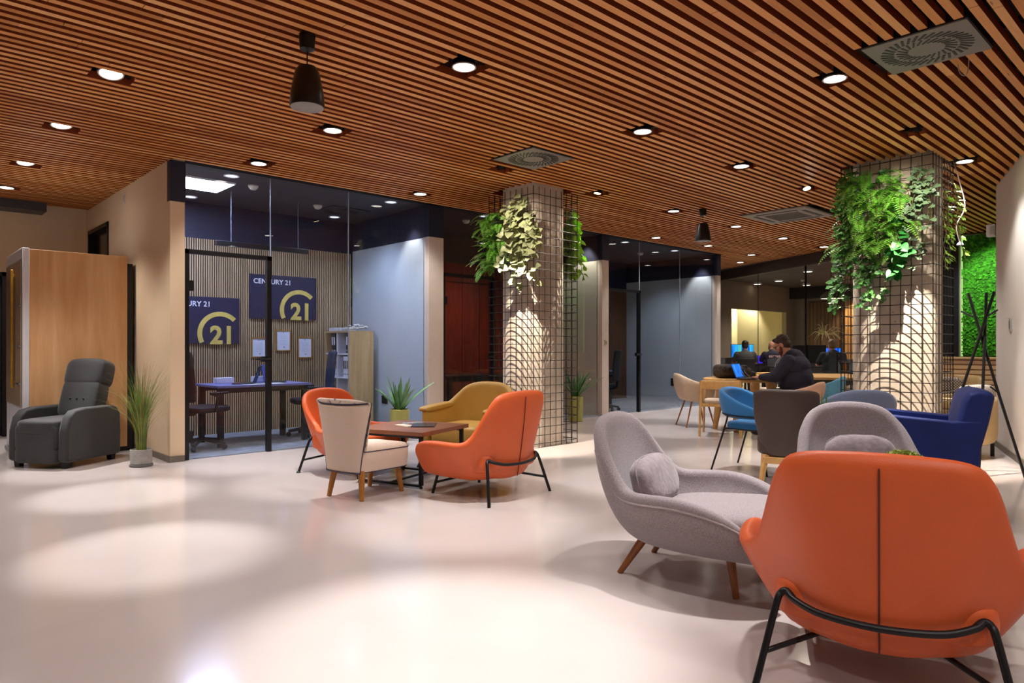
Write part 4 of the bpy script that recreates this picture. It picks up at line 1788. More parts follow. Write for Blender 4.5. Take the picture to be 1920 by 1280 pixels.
# hanging white cable
cb = PZ(1788, 312, CEIL)
t = thing('hanging_cable', 'white cable with a sensor bulb hanging right of the second column', 'cable', (cb.x, cb.y, 0))
b = MB()
pts = cr([V((0, 0, CEIL + .05)), V((0, 0, 2.95)) + RT * .07, V((0, 0, 2.7)) + RT * .12, V((0, 0, 2.5)) + RT * .03, V((0, 0, 2.3)) + RT * .07], 24)
b.tube(pts, .006, 7)
b.build('cable', mat('white cable', '#a89c96', .5), t)
b = MB()
b.lathe([(.008, .03), (.03, .01), (.034, -.005), (.0, -.006)], pts[-1], 16)
b.build('sensor_bulb', WHITEM, t)

vl = PZ(1806, 118, CEIL)
t = thing('cable_loop', 'short white cable loop hanging by the large square vent', 'cable', (vl.x, vl.y, CEIL))
b = MB()
b.tube(cr([V((0, .03, .09)), V((0, .03, 0)), V((0, .02, -.06)), V((0, -.01, -.09)), V((0, -.03, -.05)), V((.01, -.03, .08))], 20), .004, 6)
b.build('cable', mat('white cable', '#a89c96', .5), t)
# ================================================================= OFFICE CONTENTS
def PYx(px, Y):
    k = (px - 960) / FPX
    d = Y / (FW.y + RT.y * k)
    return (RT * k + FW) * d, d


def PYz(px, py, Y):
    p, d = PYx(px, Y)
    return V((p.x, p.y, EYE + (HORIZ - py) / FPX * d))


DESKBLK = mat('desk black', '#17171b', .5)
DESKTOP = mat('slate desk top', '#6c74ad', .45)


def desk(label, x0, x1, y0, y1, z, group='work desks', top=DESKTOP):
    t = thing('work_desk', label, 'desk', ((x0 + x1) / 2, (y0 + y1) / 2, 0), 0, group)
    hx, hy = (x1 - x0) / 2, (y1 - y0) / 2
    b = MB()
    b.bx(-hx, hx, -hy, hy, z - .028, z)
    b.build('desktop', top, t, bevel=.002)
    for sx in (-1, 1):
        for sy in (-1, 1):
            b = MB()
            b.box((sx * (hx - .06), sy * (hy - .06), (z - .03) / 2 + .005), (.06, .06, z - .03))
            b.build('leg', DESKBLK, t, smooth=False)
    b = MB()
    b.bx(-hx + .05, hx - .05, -hy + .04, -hy + .07, z - .09, z - .03)
    b.bx(-hx + .05, hx - .05, hy - .07, hy - .04, z - .09, z - .03)
    b.build('frame', DESKBLK, t, smooth=False)
    return t


def laptop(label, loc, rz, scr=None, lid_m=None, tilt=20, cat='laptop'):
    t = thing('laptop', label, cat, loc, rz)
    b = MB()
    b.bx(-.165, .165, -.12, .12, 0, .016)
    b.build('keyboard_base', mat('laptop grey', '#26272b', .35), t, bevel=.004)
    rot = Euler((R(-tilt), 0, 0)).to_matrix()
    b = MB()
    b.box(V((0, .12, .012)) + rot @ V((0, 0, .11)), (.33, .008, .22), rot)
    ld = b.build('screen_lid', lid_m or mat('laptop lid', '#1d1e22', .35), t, bevel=.002)
    if scr:
        b = MB()
        b.box(V((0, .12, .012)) + rot @ V((0, -.0047, .112)), (.305, .001, .19), rot)
        b.build('screen', scr, ld, smooth=False)
    return t


def office_chair(label, loc, rz, m, back=True):
    t = thing('office_chair', label, 'chair', loc, rz, 'office swivel chairs')
    pad('seat', (0, .02, .47), (.48, .46, .08), m, t, .4, .4)
    b = MB()
    b.grid([[V((.21 * u, -.24 - .04 * (1 - u * u) - .05 * v * v, .56 + .58 * v)) for u in [-1 + k / 5 for k in range(11)]] for v in [k / 8 for k in range(9)]])
    b.build('backrest', m, t, solid=.03, soff=0, sub=1, merge=False)
    rod('back_bracket', [(0, -.1, .42), (0, -.25, .45), (0, -.27, .62)], .025, BLACK, t, smooth_pts=10)
    rod('gas_lift', [(0, 0, .1), (0, 0, .43)], .028, BLACK, t)
    for k in range(5):
        a = 2 * PI * k / 5 + .3
        c, s_ = math.cos(a), math.sin(a)
        rod('base_arm', [(0, 0, .12), (.29 * c, .29 * s_, .075)], .022, BLACK, t)
        b = MB()
        b.lathe([(.03, -.02), (.03, .02)], (.29 * c, .29 * s_, .036), 12, rot=Euler((PI / 2, 0, a)).to_matrix())
        b.build('caster', BLACK, t)
    for sx in (-1, 1):
        rod('armrest', [(sx * .24, 0, .45), (sx * .27, 0, .62), (sx * .27, -.1, .66), (sx * .27, .14, .66)], .016, BLACK, t)
    return t


desk('slate topped desk behind the framed glass door of the first office', 2.98, 4.16, 8.24, 9.0, .74)
laptop('open black laptop on the desk in the first office', V((3.42, 8.55, .741)), R(-120), lid_m=mat('laptop lid', '#1d1e22', .35))
laptop('second laptop with blue lid farther right on the first office desk', V((3.86, 8.62, .741)), R(60), lid_m=mat('blue lid', '#3a56c8', .4), tilt=12)
office_chair('navy office chair right of the first office desk', V((4.35, 8.62, .006)), R(75), mat('navy mesh', '#1b2340', .7))
office_chair('black swivel chair at the left end of the first office desk', V((2.84, 8.35, .006)), R(-70), mat('black mesh', '#15161a', .7))
t = thing('paper_stack', 'loose white papers on the first office desk', 'papers', (3.5, 8.36, .741))
b = MB()
b.box((0, 0, .001), (.3, .21, .002), (0, 0, .2))
b.box((.18, .02, .0015), (.3, .21, .002), (0, 0, -.15))
b.build('sheet', mat('white paper', '#e4e6ee', .7), t, smooth=False)
for k, (x, y) in enumerate(((3.28, 8.85), (3.78, 8.9))):
    b = MB()
    b.box((0, 0, .035), (.22, .12, .07))
    o = b.build('paper_tray', mat('tray white', '#c9cbe0', .5), None, bevel=.006)
    o.location = (x, y, .741)
    tag(o, ('white paper tray behind the black laptop', 'white paper tray at the middle back of the first office desk')[k], 'tray', 'desk paper trays')


# signs
def text_mesh(name, body, size, m, par, loc, off=0., ext=.002):
    c = bpy.data.curves.new(name, 'FONT')
    c.body = body
    c.size = size
    c.offset = off
    c.extrude = ext
    c.resolution_u = 3
    o = bpy.data.objects.new('tmp', c)
    COL.objects.link(o)
    dg = bpy.context.evaluated_depsgraph_get()
    me = bpy.data.meshes.new_from_object(o.evaluated_get(dg))
    bpy.data.objects.remove(o)
    o = bpy.data.objects.new(name, me)
    COL.objects.link(o)
    me.materials.clear()
    me.materials.append(m)
    o.parent = par
    o.location = loc
    o.rotation_euler = (PI / 2, 0, 0)
    return o


GOLD = mat('logo gold', '#cdb760', .45)
SIGNN = mat('sign navy', '#1c1a3c', .55, var=.06)


def sign(label, x, z):
    t = thing('wall_sign', label, 'sign', (x, 9.645, z), 0, 'navy logo signs')
    b = MB()
    b.bx(0, 1.0, -.03, 0, 0, .63)
    b.build('board', SIGNN, t, bevel=.002)
    text_mesh('lettering', 'CENTURY 21', .098, mat('sign white', '#e9e9f2', .5), t, (.045, -.031, .50), .0012)
    b = MB()
    ro, ri, c = .30, .238, V((.735, 0, .135))
    out, inn = [], []
    for k in range(49):
        a = R(44 + (207 - 44) * k / 48)
        out.append(V((c.x + ro * math.cos(a), -.034, max(0.001, c.z + ro * math.sin(a)))))
        inn.append(V((c.x + ri * math.cos(a), -.034, max(0.001, c.z + ri * math.sin(a)))))
    b.grid([out, inn, [p + V((0, .004, 0)) for p in inn], [p + V((0, .004, 0)) for p in out], out])
    b.build('logo_arc', GOLD, t, smooth=False)
    text_mesh('logo_numerals', '21', .335, GOLD, t, (.60, -.033, .002), .012)
    return t


p = PYz(470, 600, 9.62)
sign('navy and gold logo sign, the higher one to the right of the door post', 3.93, 1.605)
sign('navy and gold logo sign seen through the framed glass door, the lower one', 2.78, 1.245)
for k, (a, c, lb) in enumerate((((472, 632), (501, 670), 'framed certificate half behind the door post'), ((518, 618), (546, 658), 'framed certificate highest of the three below the sign'), ((559, 631), (586, 671), 'framed certificate right of the highest one, above the navy office chair'))):
    p0, p1 = PYz(a[0], c[1], 9.62), PYz(c[0], a[1] + 1, 9.62)
    t = thing('framed_certificate', lb, 'picture frame', (p0.x, 9.647, p0.z), 0, 'framed certificates')
    w_, h_ = p1.x - p0.x, p1.z - p0.z
    f = MB()
    f.bx(0, w_, -.02, 0, 0, .014)
    f.bx(0, w_, -.02, 0, h_ - .014, h_)
    f.bx(0, .014, -.02, 0, .014, h_ - .014)
    f.bx(w_ - .014, w_, -.02, 0, .014, h_ - .014)
    f.build('frame', mat('gold frame', '#b0863a', .35, metal=.5), t, smooth=False)
    f = MB()
    f.bx(.014, w_ - .014, -.01, -.002, .014, h_ - .014)
    f.build('certificate', mat('certificate paper', '#d5dcf0', .6, var=.02), t, smooth=False)
    f = MB()
    for q in range(7):
        f.bx(w_ * .28, w_ * .72, -.0108, -.01, h_ * (.3 + .07 * q), h_ * (.3 + .07 * q) + .003)
    f.bx(w_ * .44, w_ * .56, -.0108, -.01, h_ * .85, h_ * .9)
    f.bx(w_ * .5, w_ * .62, -.0108, -.01, h_ * .15, h_ * .22)
    f.build('print_lines', mat('faint print', '#98a3c4', .7), t, smooth=False)

# bookcase with binders
OAKC = wood_mat('bookcase oak', '#a58a62', '#c4a97e', (8, 8, .6), .5)
BC = V((5.08, 8.88, .006))
t = thing('bookcase', 'oak bookcase with white shelves in the corner of the first office', 'bookcase', BC)
W_, D_, H_ = .40, .74, 1.43
b = MB()
b.bx(0, W_, 0, .022, 0, H_)
b.build('side_panel', OAKC, t, smooth=False)
b = MB()
b.bx(0, W_, D_ - .022, D_, 0, H_)
b.build('side_panel', OAKC, t, smooth=False)
b = MB()
b.bx(0, W_, 0.022, D_ - .022, H_ - .025, H_)
b.build('top_panel', OAKC, t, smooth=False)
b = MB()
b.bx(W_ - .01, W_, .022, D_ - .022, 0.02, H_ - .025)
b.build('back_panel', WHITEM, t, smooth=False)
for k in range(4):
    b = MB()
    z = .03 + k * .35
    b.bx(.004, W_ - .01, .022, D_ - .022, z, z + .02)
    b.build('shelf', WHITEM, t, smooth=False)
b = MB()
b.bx(.004, W_ - .01, D_ / 2 - .01, D_ / 2 + .01, .05, H_ - .025)
b.build('divider', WHITEM, t, smooth=False)
BW, BD = mat('binder white', '#dfe3ee', .5), mat('binder black', '#17181d', .5)


def binder(y, z, m, lean, lb):
    b = MB()
    b.bx(0, .26, -.024, .024, 0, .30)
    o = b.build('ring_binder', [m, BD], None, bevel=.003)
    o.location = (BC.x + .03, y, z)
    o.rotation_euler = (R(lean), 0, 0)
    tag(o, lb, 'binder', 'ring binders in the bookcase')
    lab = MB()
    lab.bx(-.0015, 0.0, -.016, .016, .12, .24)
    lab.bx(-.0015, 0.0, -.009, .009, .03, .05)
    lab.build('spine_label', BW if m is BD else BD, o, smooth=False)


zz = .03 + 2 * .35 + .02 + .0065
for k in range(4):
    binder(8.92 + .052 * k + .01, zz, BW, 0, ('white ring binder on the middle shelf nearest the oak side panel', 'second white binder from the oak side on the middle shelf', 'third white binder from the oak side on the middle shelf', 'white ring binder beside the shelf divider')[k])
for k in range(2):
    binder(9.31 + .055 * k, zz, BW, 0, ('white ring binder just left of the shelf divider', 'white binder second left of the divider')[k])
zz = .03 + 3 * .35 + .02 + .0065
for k in range(2):
    binder(8.95 + .055 * k, zz, BD, 0, ('black ring binder on the top shelf nearest the oak side', 'black ring binder second from the oak side, top shelf')[k])
for k in range(2):
    binder(9.36 + .06 * k, zz, BD, -5, ('leaning black binder in the far top compartment', 'second leaning black binder in the far top compartment')[k])
b = MB()
b.bx(-.02, .26, 0, .32, 0, .05)
o = b.build('storage_box', mat('box pale', '#c7cddc', .5), None, bevel=.004)
o.location = (BC.x + .06, BC.y + .36, BC.z + H_ + .001)
tag(o, 'flat pale box on top of the bookcase', 'box')
t = thing('white_flowers', 'bunch of white flowers lying on top of the bookcase', 'flowers', BC + V((.2, .2, H_ + .001)))
b = MB()
rg = random.Random(4)
for k in range(26):
    c = V((rg.uniform(-.14, .16), rg.uniform(-.12, .12), rg.uniform(.02, .09)))
    for q in range(5):
        a = q * 2 * PI / 5 + k
        b.ell(c + V((math.cos(a), math.sin(a), .3)) * .014, (.014, .014, .009), n=8)
b.build('blossom', mat('petal white', '#e6e4e4', .7), t)
b = MB()
for k in range(8):
    b.tube([(-.15, -.1 + .03 * k, .012), (.15, -.12 + .035 * k, .04)], .003, 5)
b.build('stem', mat('dull stem', '#59684a', .7), t)

# linear pendant, ceiling panel, small ceiling things
t = thing('linear_pendant', 'long black linear pendant hung on two wires in the first office', 'pendant light', (3.735, 8.7, 0))
b = MB()
b.bx(-.61, .61, -.03, .03, 2.455, 2.515)
b.build('bar', BLACK, t, bevel=.004)
b = MB()
for x in (-.42, .47):
    b.tube([(x, 0, 2.515), (x, 0, 3.14)], .0025, 5)
b.build('suspension_wire', mat('wire steel', '#9aa0ad', .4), t)
b = MB()
b.bx(-.6, .6, -.022, .022, 2.4535, 2.455)
b.build('diffuser', mat('unlit diffuser', '#4b4e58', .5), t, smooth=False)
t = thing('ceiling_panel_light', 'square white ceiling panel lamp glowing in the first office', 'ceiling light', (2.88, 8.49, 3.12))
b = MB()
b.bx(-.30, .30, -.30, .30, .0, .02)
b.build('frame', WHITEM, t, smooth=False)
b = MB()
b.bx(-.285, .285, -.285, .285, -.003, .0)
b.build('diffuser', emit_mat('panel glow', '#e8eeff', 9), t, smooth=False)


def office_lamp(p, lb, m=LENSD):
    t = thing('office_downlight', lb, 'ceiling light', p, 0, 'office ceiling downlights')
    b = MB()
    b.lathe([(.085, .01), (.085, -.004), (.07, -.004), (.066, .004)], n=24, cap=False)
    b.build('rim', WHITEM, t)
    b = MB()
    b.lathe([(.0005, .003), (.067, .003)], n=24, cap=False)
    b.build('lens', m, t, smooth=False)


LENSO = emit_mat('office lens', '#dfe6ff', 2.0)
for px, py, lb in ((434, 330, 'round office downlight above the framed door, in front of the glowing panel'), (357, 369, 'round office downlight behind the glowing panel'), (733, 379, 'round office downlight near the right end of the first office'), (627, 407, 'round office downlight by the dark vent of the first office'), (1172, 454, 'office downlight over the third office door'), (1265, 470, 'office downlight deep in the third office'), (908, 405, 'office downlight in the middle office left of the fern')):
    office_lamp(PZ(px, py, 3.137), lb, LENSO)


def smoke(p, lb):
    t = thing('smoke_detector', lb, 'smoke detector', p, 0, 'ceiling smoke detectors')
    b = MB()
    b.lathe([(.055, 0), (.055, -.02), (.05, -.03), (.03, -.05), (.0, -.052)], n=24)
    b.build('sensor', mat('detector white', '#c9c6bd', .5), t, angle=30)
    b = MB()
    b.lathe([(.06, .002), (.06, -.012), (.05, -.014)], n=24)
    b.build('base_ring', mat('detector ring', '#a5a39b', .5), t, angle=30)


smoke(PZ(475, 348, 3.139), 'white smoke detector right of the glowing panel')
smoke(PZ(596, 385, 3.139), 'white smoke detector in the middle of the first office ceiling')
smoke(PZ(874, 413, 3.139), 'white smoke detector in the middle office')
smoke(PZ(1201, 474, 3.139), 'white smoke detector in the third office')
smoke(PZ(1505, 524, 3.139), 'white smoke detector in the back room behind the man')
t = thing('swirl_vent', 'dark square vent in the first office ceiling', 'air vent', PZ(640, 397, 3.13))
b = MB()
b.box((0, 0, .004), (.59, .59, .008))
b.build('face_plate', mat('dark vent', '#2c2d35', .6), t, smooth=False)
b = MB()
for k in range(24):
    a = 2 * PI * k / 24
    b.box((.18 * math.cos(a), .18 * math.sin(a), -.001), (.13, .012, .004), (0, 0, a + .5))
b.build('swirl_slot', BLACK, t, smooth=False)

# middle and third offices
desk('dark desk in the red panelled middle office', 6.6, 7.8, 8.5, 9.2, .74, top=DESKBLK)
desk('slate topped desk in the third office behind its glass door', 9.55, 10.75, 8.55, 9.3, .74)
office_chair('black office chair at the third office desk', V((10.35, 9.55, .006)), R(175), mat('black mesh', '#15161a', .7))
office_chair('low black swivel chair in front of the third office desk', V((10.0, 8.2, .006)), R(20), mat('black mesh', '#15161a', .7))
t = thing('desk_monitor', 'dark monitor at the left edge of the third office door', 'monitor', (9.75, 8.95, .741), R(-60))
b = MB()
b.box((0, 0, .3), (.5, .03, .32))
b.build('screen', BLACK, t, bevel=.004)
b = MB()
b.box((0, 0, .07), (.04, .03, .14))
b.box((0, 0, .005), (.2, .15, .01))
b.build('stand', BLACK, t, smooth=False)

# ================================================================= BACK ROOM
BLUESCR = screen_mat('reef screen', [(.3, '#0a3f9a'), (.45, '#1f8be6'), (.55, '#3fb0c8'), (.62, '#5fbf5a'), (.7, '#2d7be0')], 1.3, 9)
VIOSCR = screen_mat('violet screen', [(.3, '#2a14d0'), (.6, '#3f2bff'), (.75, '#4f8cff')], 1.3, 9)


def monitor(label, loc, rz, scr, w_=.62, h_=.36, zc=1.09):
    t = thing('monitor', label, 'monitor', loc, rz, 'monitors in the back room')
    b = MB()
    b.box((0, 0, zc), (w_, .035, h_))
    b.build('case', BLACK, t, bevel=.004)
    b = MB()
    b.box((0, .02, (zc + .74) / 2 + .01), (.05, .04, zc - .74 - .02))
    b.box((0, .02, .746), (.24, .18, .01))
    b.build('stand', BLACK, t, smooth=False)
    if scr:
        b = MB()
        b.box((0, -.0185, zc), (w_ - .025, .002, h_ - .025))
        b.build('screen', scr, t, smooth=False)
    return t


def bdesk(label, loc, rz, w_, d_):
    t = thing('work_desk', label, 'desk', loc, rz, 'desks in the back room')
    b = MB()
    b.box((0, 0, .725), (w_, d_, .03))
    b.build('desktop', DESKBLK, t, bevel=.003)
    for sx in (-1, 1):
        for sy in (-1, 1):
            b = MB()
            b.box((sx * (w_ / 2 - .05), sy * (d_ / 2 - .05), .355), (.05, .05, .70))
            b.build('leg', DESKBLK, t, smooth=False)
    b = MB()
    b.bx(-w_ / 2 + .05, w_ / 2 - .05, d_ / 2 - .03, d_ / 2 - .01, .3, .9)
    b.build('modesty_panel', mat('desk panel grey', '#77757a', .6), t, smooth=False)


HC = heading(0, 1)
bdesk('dark desk with the blue reef screen in the back room', RD(6.55, 18.5), HC, 2.6, .8)
bdesk('dark desk with dark monitors in the back room, right of the man', RD(7.25, 16.3), HC, 2.2, .8)
monitor('monitor with a blue reef picture, left of the back room', RD(6.24, 18.65), HC, BLUESCR)
monitor('dark monitor just right of the man in the hoodie', RD(6.88, 16.25), HC, None, .5, .42, 1.03)
monitor('wider dark monitor, second right of the man in the hoodie', RD(7.18, 16.2), HC, None, .42, .42, 1.03)
monitor('blue lit monitor in front of the person at the right', RD(7.55, 16.3), HC, screen_mat('blue screen', [(.35, '#0f3fb8'), (.5, '#1f7df0'), (.65, '#3f2fd0')], 1.3, 9), .5, .36, 1.0)
laptop('open laptop with violet screen in the back room', RD(6.48, 18.1, .741), HC, VIOSCR, tilt=12)
t = thing('wall_box', 'grey box mounted in the lit opening of the back room', 'box', RD(6.55, 19.6, 1.13))
b = MB()
b.box((0, 0, 0), (.22, .1, .3))
b.build('body', mat('box grey', '#5e584e', .5), t, bevel=.005)
b = MB()
b.box((0, 0, -.47), (.04, .04, .6))
b.build('stand', BLACK, t, smooth=False)


def back_lamp(px, py, lb, warm=True):
    t = thing('round_ceiling_lamp', lb, 'ceiling light', PZ(px, py, 3.139), 0, 'round lamps in the back room')
    b = MB()
    b.lathe([(.12, 0), (.13, -.03), (.12, -.05), (.1, -.05)], n=24, cap=False)
    b.build('rim', WHITEM, t, angle=30)
    b = MB()
    b.lathe([(.0005, -.045), (.11, -.045)], n=24, cap=False)
    b.build('lens', emit_mat('back lens', '#ffeccc', 5), t, smooth=False)


for px, py, lb in ((1515, 506, 'round back room lamp nearest the dark mullion'), (1573, 514, 'round back room lamp beside the ivy cage'), (1512, 532, 'smaller round back room lamp above the man'), (1460, 524, 'tilted back room lamp left of the dark mullion'), (1420, 530, 'dim back room lamp over the yellow opening')):
    back_lamp(px, py, lb)
t = thing('dome_pendant', 'white dome pendant glowing in front of the walnut panel', 'pendant light', RD(.4636 * 17.5, 17.5))
b = MB()
b.lathe([(.26, 2.42), (.24, 2.5), (.12, 2.6), (.03, 2.63)], n=28, cap=False)
b.build('shade', mat('dome shade', '#5f564c', .5), t)
b = MB()
b.lathe([(.0005, 2.43), (.25, 2.43)], n=28, cap=False)
b.build('diffuser', emit_mat('dome glow', '#ffe6b8', 3.5), t, smooth=False)
b = MB()
b.tube([(0, 0, 2.63), (0, 0, 3.14)], .01, 6)
b.build('cord', BLACK, t)
t = thing('dried_plant', 'spiky dried plant in front of the walnut panel', 'plant', RD(.4535 * 20, 20))
b = MB()
rg = random.Random(9)
for k in range(26):
    a, e = rg.uniform(0, 2 * PI), rg.uniform(-.2, 1.2)
    d = V((math.cos(a) * math.cos(e), math.sin(a) * math.cos(e), math.sin(e))) * rg.uniform(.35, .8)
    b.tube([V((0, 0, 1.55)), V((0, 0, 1.55)) + d * .5 + V((0, 0, .08)), V((0, 0, 1.55)) + d + V((0, 0, -.12))], [.012, .012, .002], 5)
b.build('leaf', mat('dry leaf', '#93865a', .7), t)
b = MB()
b.tube([(0, 0, 0), (.02, 0, .8), (0, 0, 1.56)], .02, 8)
b.build('stem', mat('dry stem', '#6b5638', .7), t)
# shelf with small bottles seen through the cage
t = thing('bottle_shelf', 'black open shelf seen through the left side of the second cage', 'shelf', RD(6.02, 12.25), HC)
b = MB()
for sx in (-1, 1):
    b.bx(sx * .3 - .015, sx * .3 + .015, -.15, .15, 0, 1.1)
b.build('upright', BLACK, t, smooth=False)
for z in (.08, .4, .72, 1.08):
    b = MB()
    b.bx(-.29, .29, -.15, .15, z, z + .02)
    b.build('shelf_board', BLACK, t, smooth=False)
rg = random.Random(21)
names = ['amber', 'clear', 'white capped', 'pale green', 'grey']
bc = ['#b06a24', '#a9b8c0', '#d8d4cc', '#8fae8c', '#8a8d92']
M_ = Matrix.Rotation(HC, 3, 'Z')
for lv, z in enumerate((.1, .42, .74)):
    for k in range(5):
        x = -.23 + .115 * k
        q = (k + lv * 2) % 5
        b = MB()
        b.lathe([(.03, 0), (.033, .01), (.033, .13), (.012, .17), (.012, .2)], n=14)
        o = b.build('bottle', mat('bottle ' + names[q], bc[q], .25), None, angle=40)
        o.location = RD(6.02, 12.25) + M_ @ V((x, -.05, z + .0005))
        tag(o, names[q] + ' bottle on the ' + ('bottom', 'middle', 'upper')[lv] + ' board of the black shelf behind the cage', 'bottle', 'bottles on the black shelf')
        cpb = MB()
        cpb.lathe([(.014, .2), (.014, .215)], n=12)
        cpb.build('cap', BLACK, o)

# ================================================================= PEOPLE
SKIN = mat('skin', '#c98d72', .55, var=.06, scale=9)


def hand(b, wr, dirv, up, side, r=1.0):
    """palm, four unequal bent fingers and a thumb, flat on a table"""
    d = V(dirv).normalized()
    u = V(up).normalized()
    s_ = d.cross(u) * side
    pc = V(wr) + d * .055
    m = Matrix((s_, d, u)).transposed()
    b.ell(pc, (.042 * r, .055 * r, .019 * r), n=14, rot=m)
    for k, (off, ln) in enumerate(((-.03, .062), (-.010, .075), (.011, .070), (.030, .055))):
        k0 = pc + s_ * off + d * .04
        k1 = k0 + d * ln * .5 + u * .010 + s_ * off * .15
        k2 = k0 + d * ln + u * -.006 + s_ * off * .25
        b.bone(k0, .0095, k1, .009, 8)
        b.bone(k1, .009, k2, .0075, 8)
    t0 = pc - s_ * -.035 * 0 + s_ * -.036 - d * .02
    t1 = t0 - s_ * .026 + d * .03
    t2 = t1 + d * .032 + s_ * .004
    b.bone(t0, .013, t1, .0105, 8)
    b.bone(t1, .0105, t2, .009, 8)


def person(label, loc, rz, shirt, pants, hairm, pose, vox=.011, sleeve='long', hood=False, beard=None, glasses=False, bald=False, seat=.46, bulk=1.0, back_text=False):
    t = thing('person', label, 'person', loc, rz)
    P = {k: V(v) for k, v in pose.items()}
    nk, hd = P['neck'], P['head']
    up = P['up'].normalized()
    fw_ = P['face'].normalized()
    sd = fw_.cross(up)
    HM = Matrix((sd, fw_, up)).transposed()
    h = lambda x, y, z: hd + HM @ V((x, y, z))
    pel, ch = P['pelvis'], P['chest']
    B = MB()
    # head
    B.ell(h(0, -.012, .028), (.077, .096, .098), n=24, rot=HM)
    B.ell(h(0, .022, -.035), (.058, .066, .082), n=20, rot=HM)
    B.ell(h(0, .062, -.088), (.026, .022, .02), n=12, rot=HM)
    B.bone(h(0, .088, .012), .009, h(0, .108, -.022), .0145, 8)
    B.ell(h(0, .080, .03), (.055, .018, .014), n=12, rot=HM)
    B.ell(h(0, .082, -.055), (.024, .014, .011), n=10, rot=HM)
    for sx in (-1, 1):
        B.ell(h(sx * .079, -.01, -.002), (.010, .020, .032), n=12, rot=HM)
        B.ell(h(sx * .045, .055, -.025), (.024, .022, .022), n=10, rot=HM)
    B.bone(nk - V((0, 0, .04)), .062 * bulk, h(0, -.02, -.05), .056, 14)
    B.bone(pel, .12, ch, .125, 18)
    B.bone(ch, .115, nk - V((0, 0, .06)), .065, 14)
    T = MB()     # clothing top
    T.ell((pel + ch) / 2 + V((0, .01, -.02)), (.21 * bulk, .19 * bulk, .28), n=24)
    T.ell(ch + V((0, -.015, .0)), (.22 * bulk, .17 * bulk, .18), n=24)
    T.ell(pel + V((0, 0, .02)), (.21 * bulk, .18 * bulk, .13), n=20)
    T.bone(ch + V((0, -.01, .05)), .15 * bulk, nk - V((0, .01, .035)), .085, 14)
    Q = MB()     # trousers
    Q.ell(pel + V((0, .02, -.03)), (.185 * bulk, .17 * bulk, .11), n=20)
    for s_, sx in (('l', -1), ('r', 1)):
        sh, el, wr = P['sh' + s_], P['el' + s_], P['wr' + s_]
        B.bone(sh, .058, el, .043, 12)
        B.bone(el, .043, wr, .029, 12)
        hand(B, wr, P['hd' + s_], P.get('hu', V((0, 0, 1))), sx)
        hip, kn, an = P['hip' + s_], P['kn' + s_], P['an' + s_]
        B.bone(hip, .085, kn, .058, 12)
        B.bone(kn, .058, an, .04, 12)
        B.bone(an - V((0, 0, .03)), .035, an + V((0, .14, -.045)), .03, 10)
        T.bone(ch * .45 + sh * .55, .105 * bulk, sh, .085 * bulk, 12)
        if sleeve == 'long':
            T.bone(sh, .086 * bulk, el, .066 * bulk, 14)
            T.bone(el, .066 * bulk, wr, .044, 14)
        else:
            T.bone(sh, .08 * bulk, sh.lerp(el, .72), .066 * bulk, 14)
        Q.bone(hip, .10 * bulk, kn, .075, 12)
        Q.bone(kn, .075, an, .058, 12)
    B.build('body', SKIN, t, remesh=vox)
    if hood:
        T.ell(nk + V((0, -.10, -.03)), (.15, .095, .10), n=20, rot=(R(-25), 0, 0))
        T.ell(nk + V((0, -.045, .01)), (.125, .09, .055), n=20, rot=(R(-30), 0, 0))
    tp = T.build('hoodie' if hood else 'shirt', shirt, t, remesh=vox)
    if hood:
        s_ = MB()
        for sx in (-1, 1):
            s_.tube([nk + V((sx * .035, .09, -.03)), nk + V((sx * .04, .15, -.12)), nk + V((sx * .04, .165, -.22))], .005, 6)
        s_.build('drawstring', mat('cord white', '#d9d6d2', .6), tp)
    if back_text:
        s_ = MB()
        for r_ in range(1):
            for k in range(6):
                s_.box(ch + V((-.125 + .05 * k, -.17 * bulk, .02)), (.036, .02, .06))
        s_.build('back_print', mat('jersey print', '#caa0a4', .7), tp, smooth=False)
    Q.build('trousers', pants, t, remesh=vox)
    for s_ in ('l', 'r'):
        an = P['an' + s_]
        f = MB()
        f.ell(an + V((0, .055, -.055)), (.047, .13, .042), .6, .7, 18)
        f.build('shoe', mat('dark shoe', '#1c1b1d', .5), t, angle=180)
    if not bald:
        hb = MB()
        hb.ell(h(0, -.026, .052), (.086, .098, .088), n=24, rot=HM)
        hb.ell(h(0, -.055, .0), (.080, .064, .075), n=20, rot=HM)
        hb.ell(h(0, .045, .105), (.065, .05, .03), n=16, rot=HM)
        rg_ = random.Random(2)
        for k in range(60):
            a, e = rg_.uniform(0, 2 * PI), rg_.uniform(.25, 1.4)
            c = V((.084 * math.cos(a) * math.cos(e), -.024 + .098 * math.sin(a) * math.cos(e), .052 + .09 * math.sin(e)))
            hb.ell(h(c.x, c.y, c.z), (.016, .016, .012), n=8)
        hb.build('hair', hairm, t, remesh=vox * .8)
    if beard:
        bb = MB()
        bb.ell(h(0, .038, -.085), (.054, .056, .045), n=18, rot=HM)
        for sx in (-1, 1):
            bb.bone(h(sx * .064, .015, -.02), .016, h(sx * .05, .035, -.075), .024, 10)
        bb.ell(h(0, .086, -.043), (.028, .012, .008), n=12, rot=HM)
        bb.build('beard', beard, t, remesh=vox * .8)
    eb = MB()
    for sx in (-1, 1):
        eb.ell(h(sx * .03, .083, .008), (.011, .008, .007), n=10, rot=HM)
    eb.build('eyes', mat('eye dark', '#1f1713', .3), t)
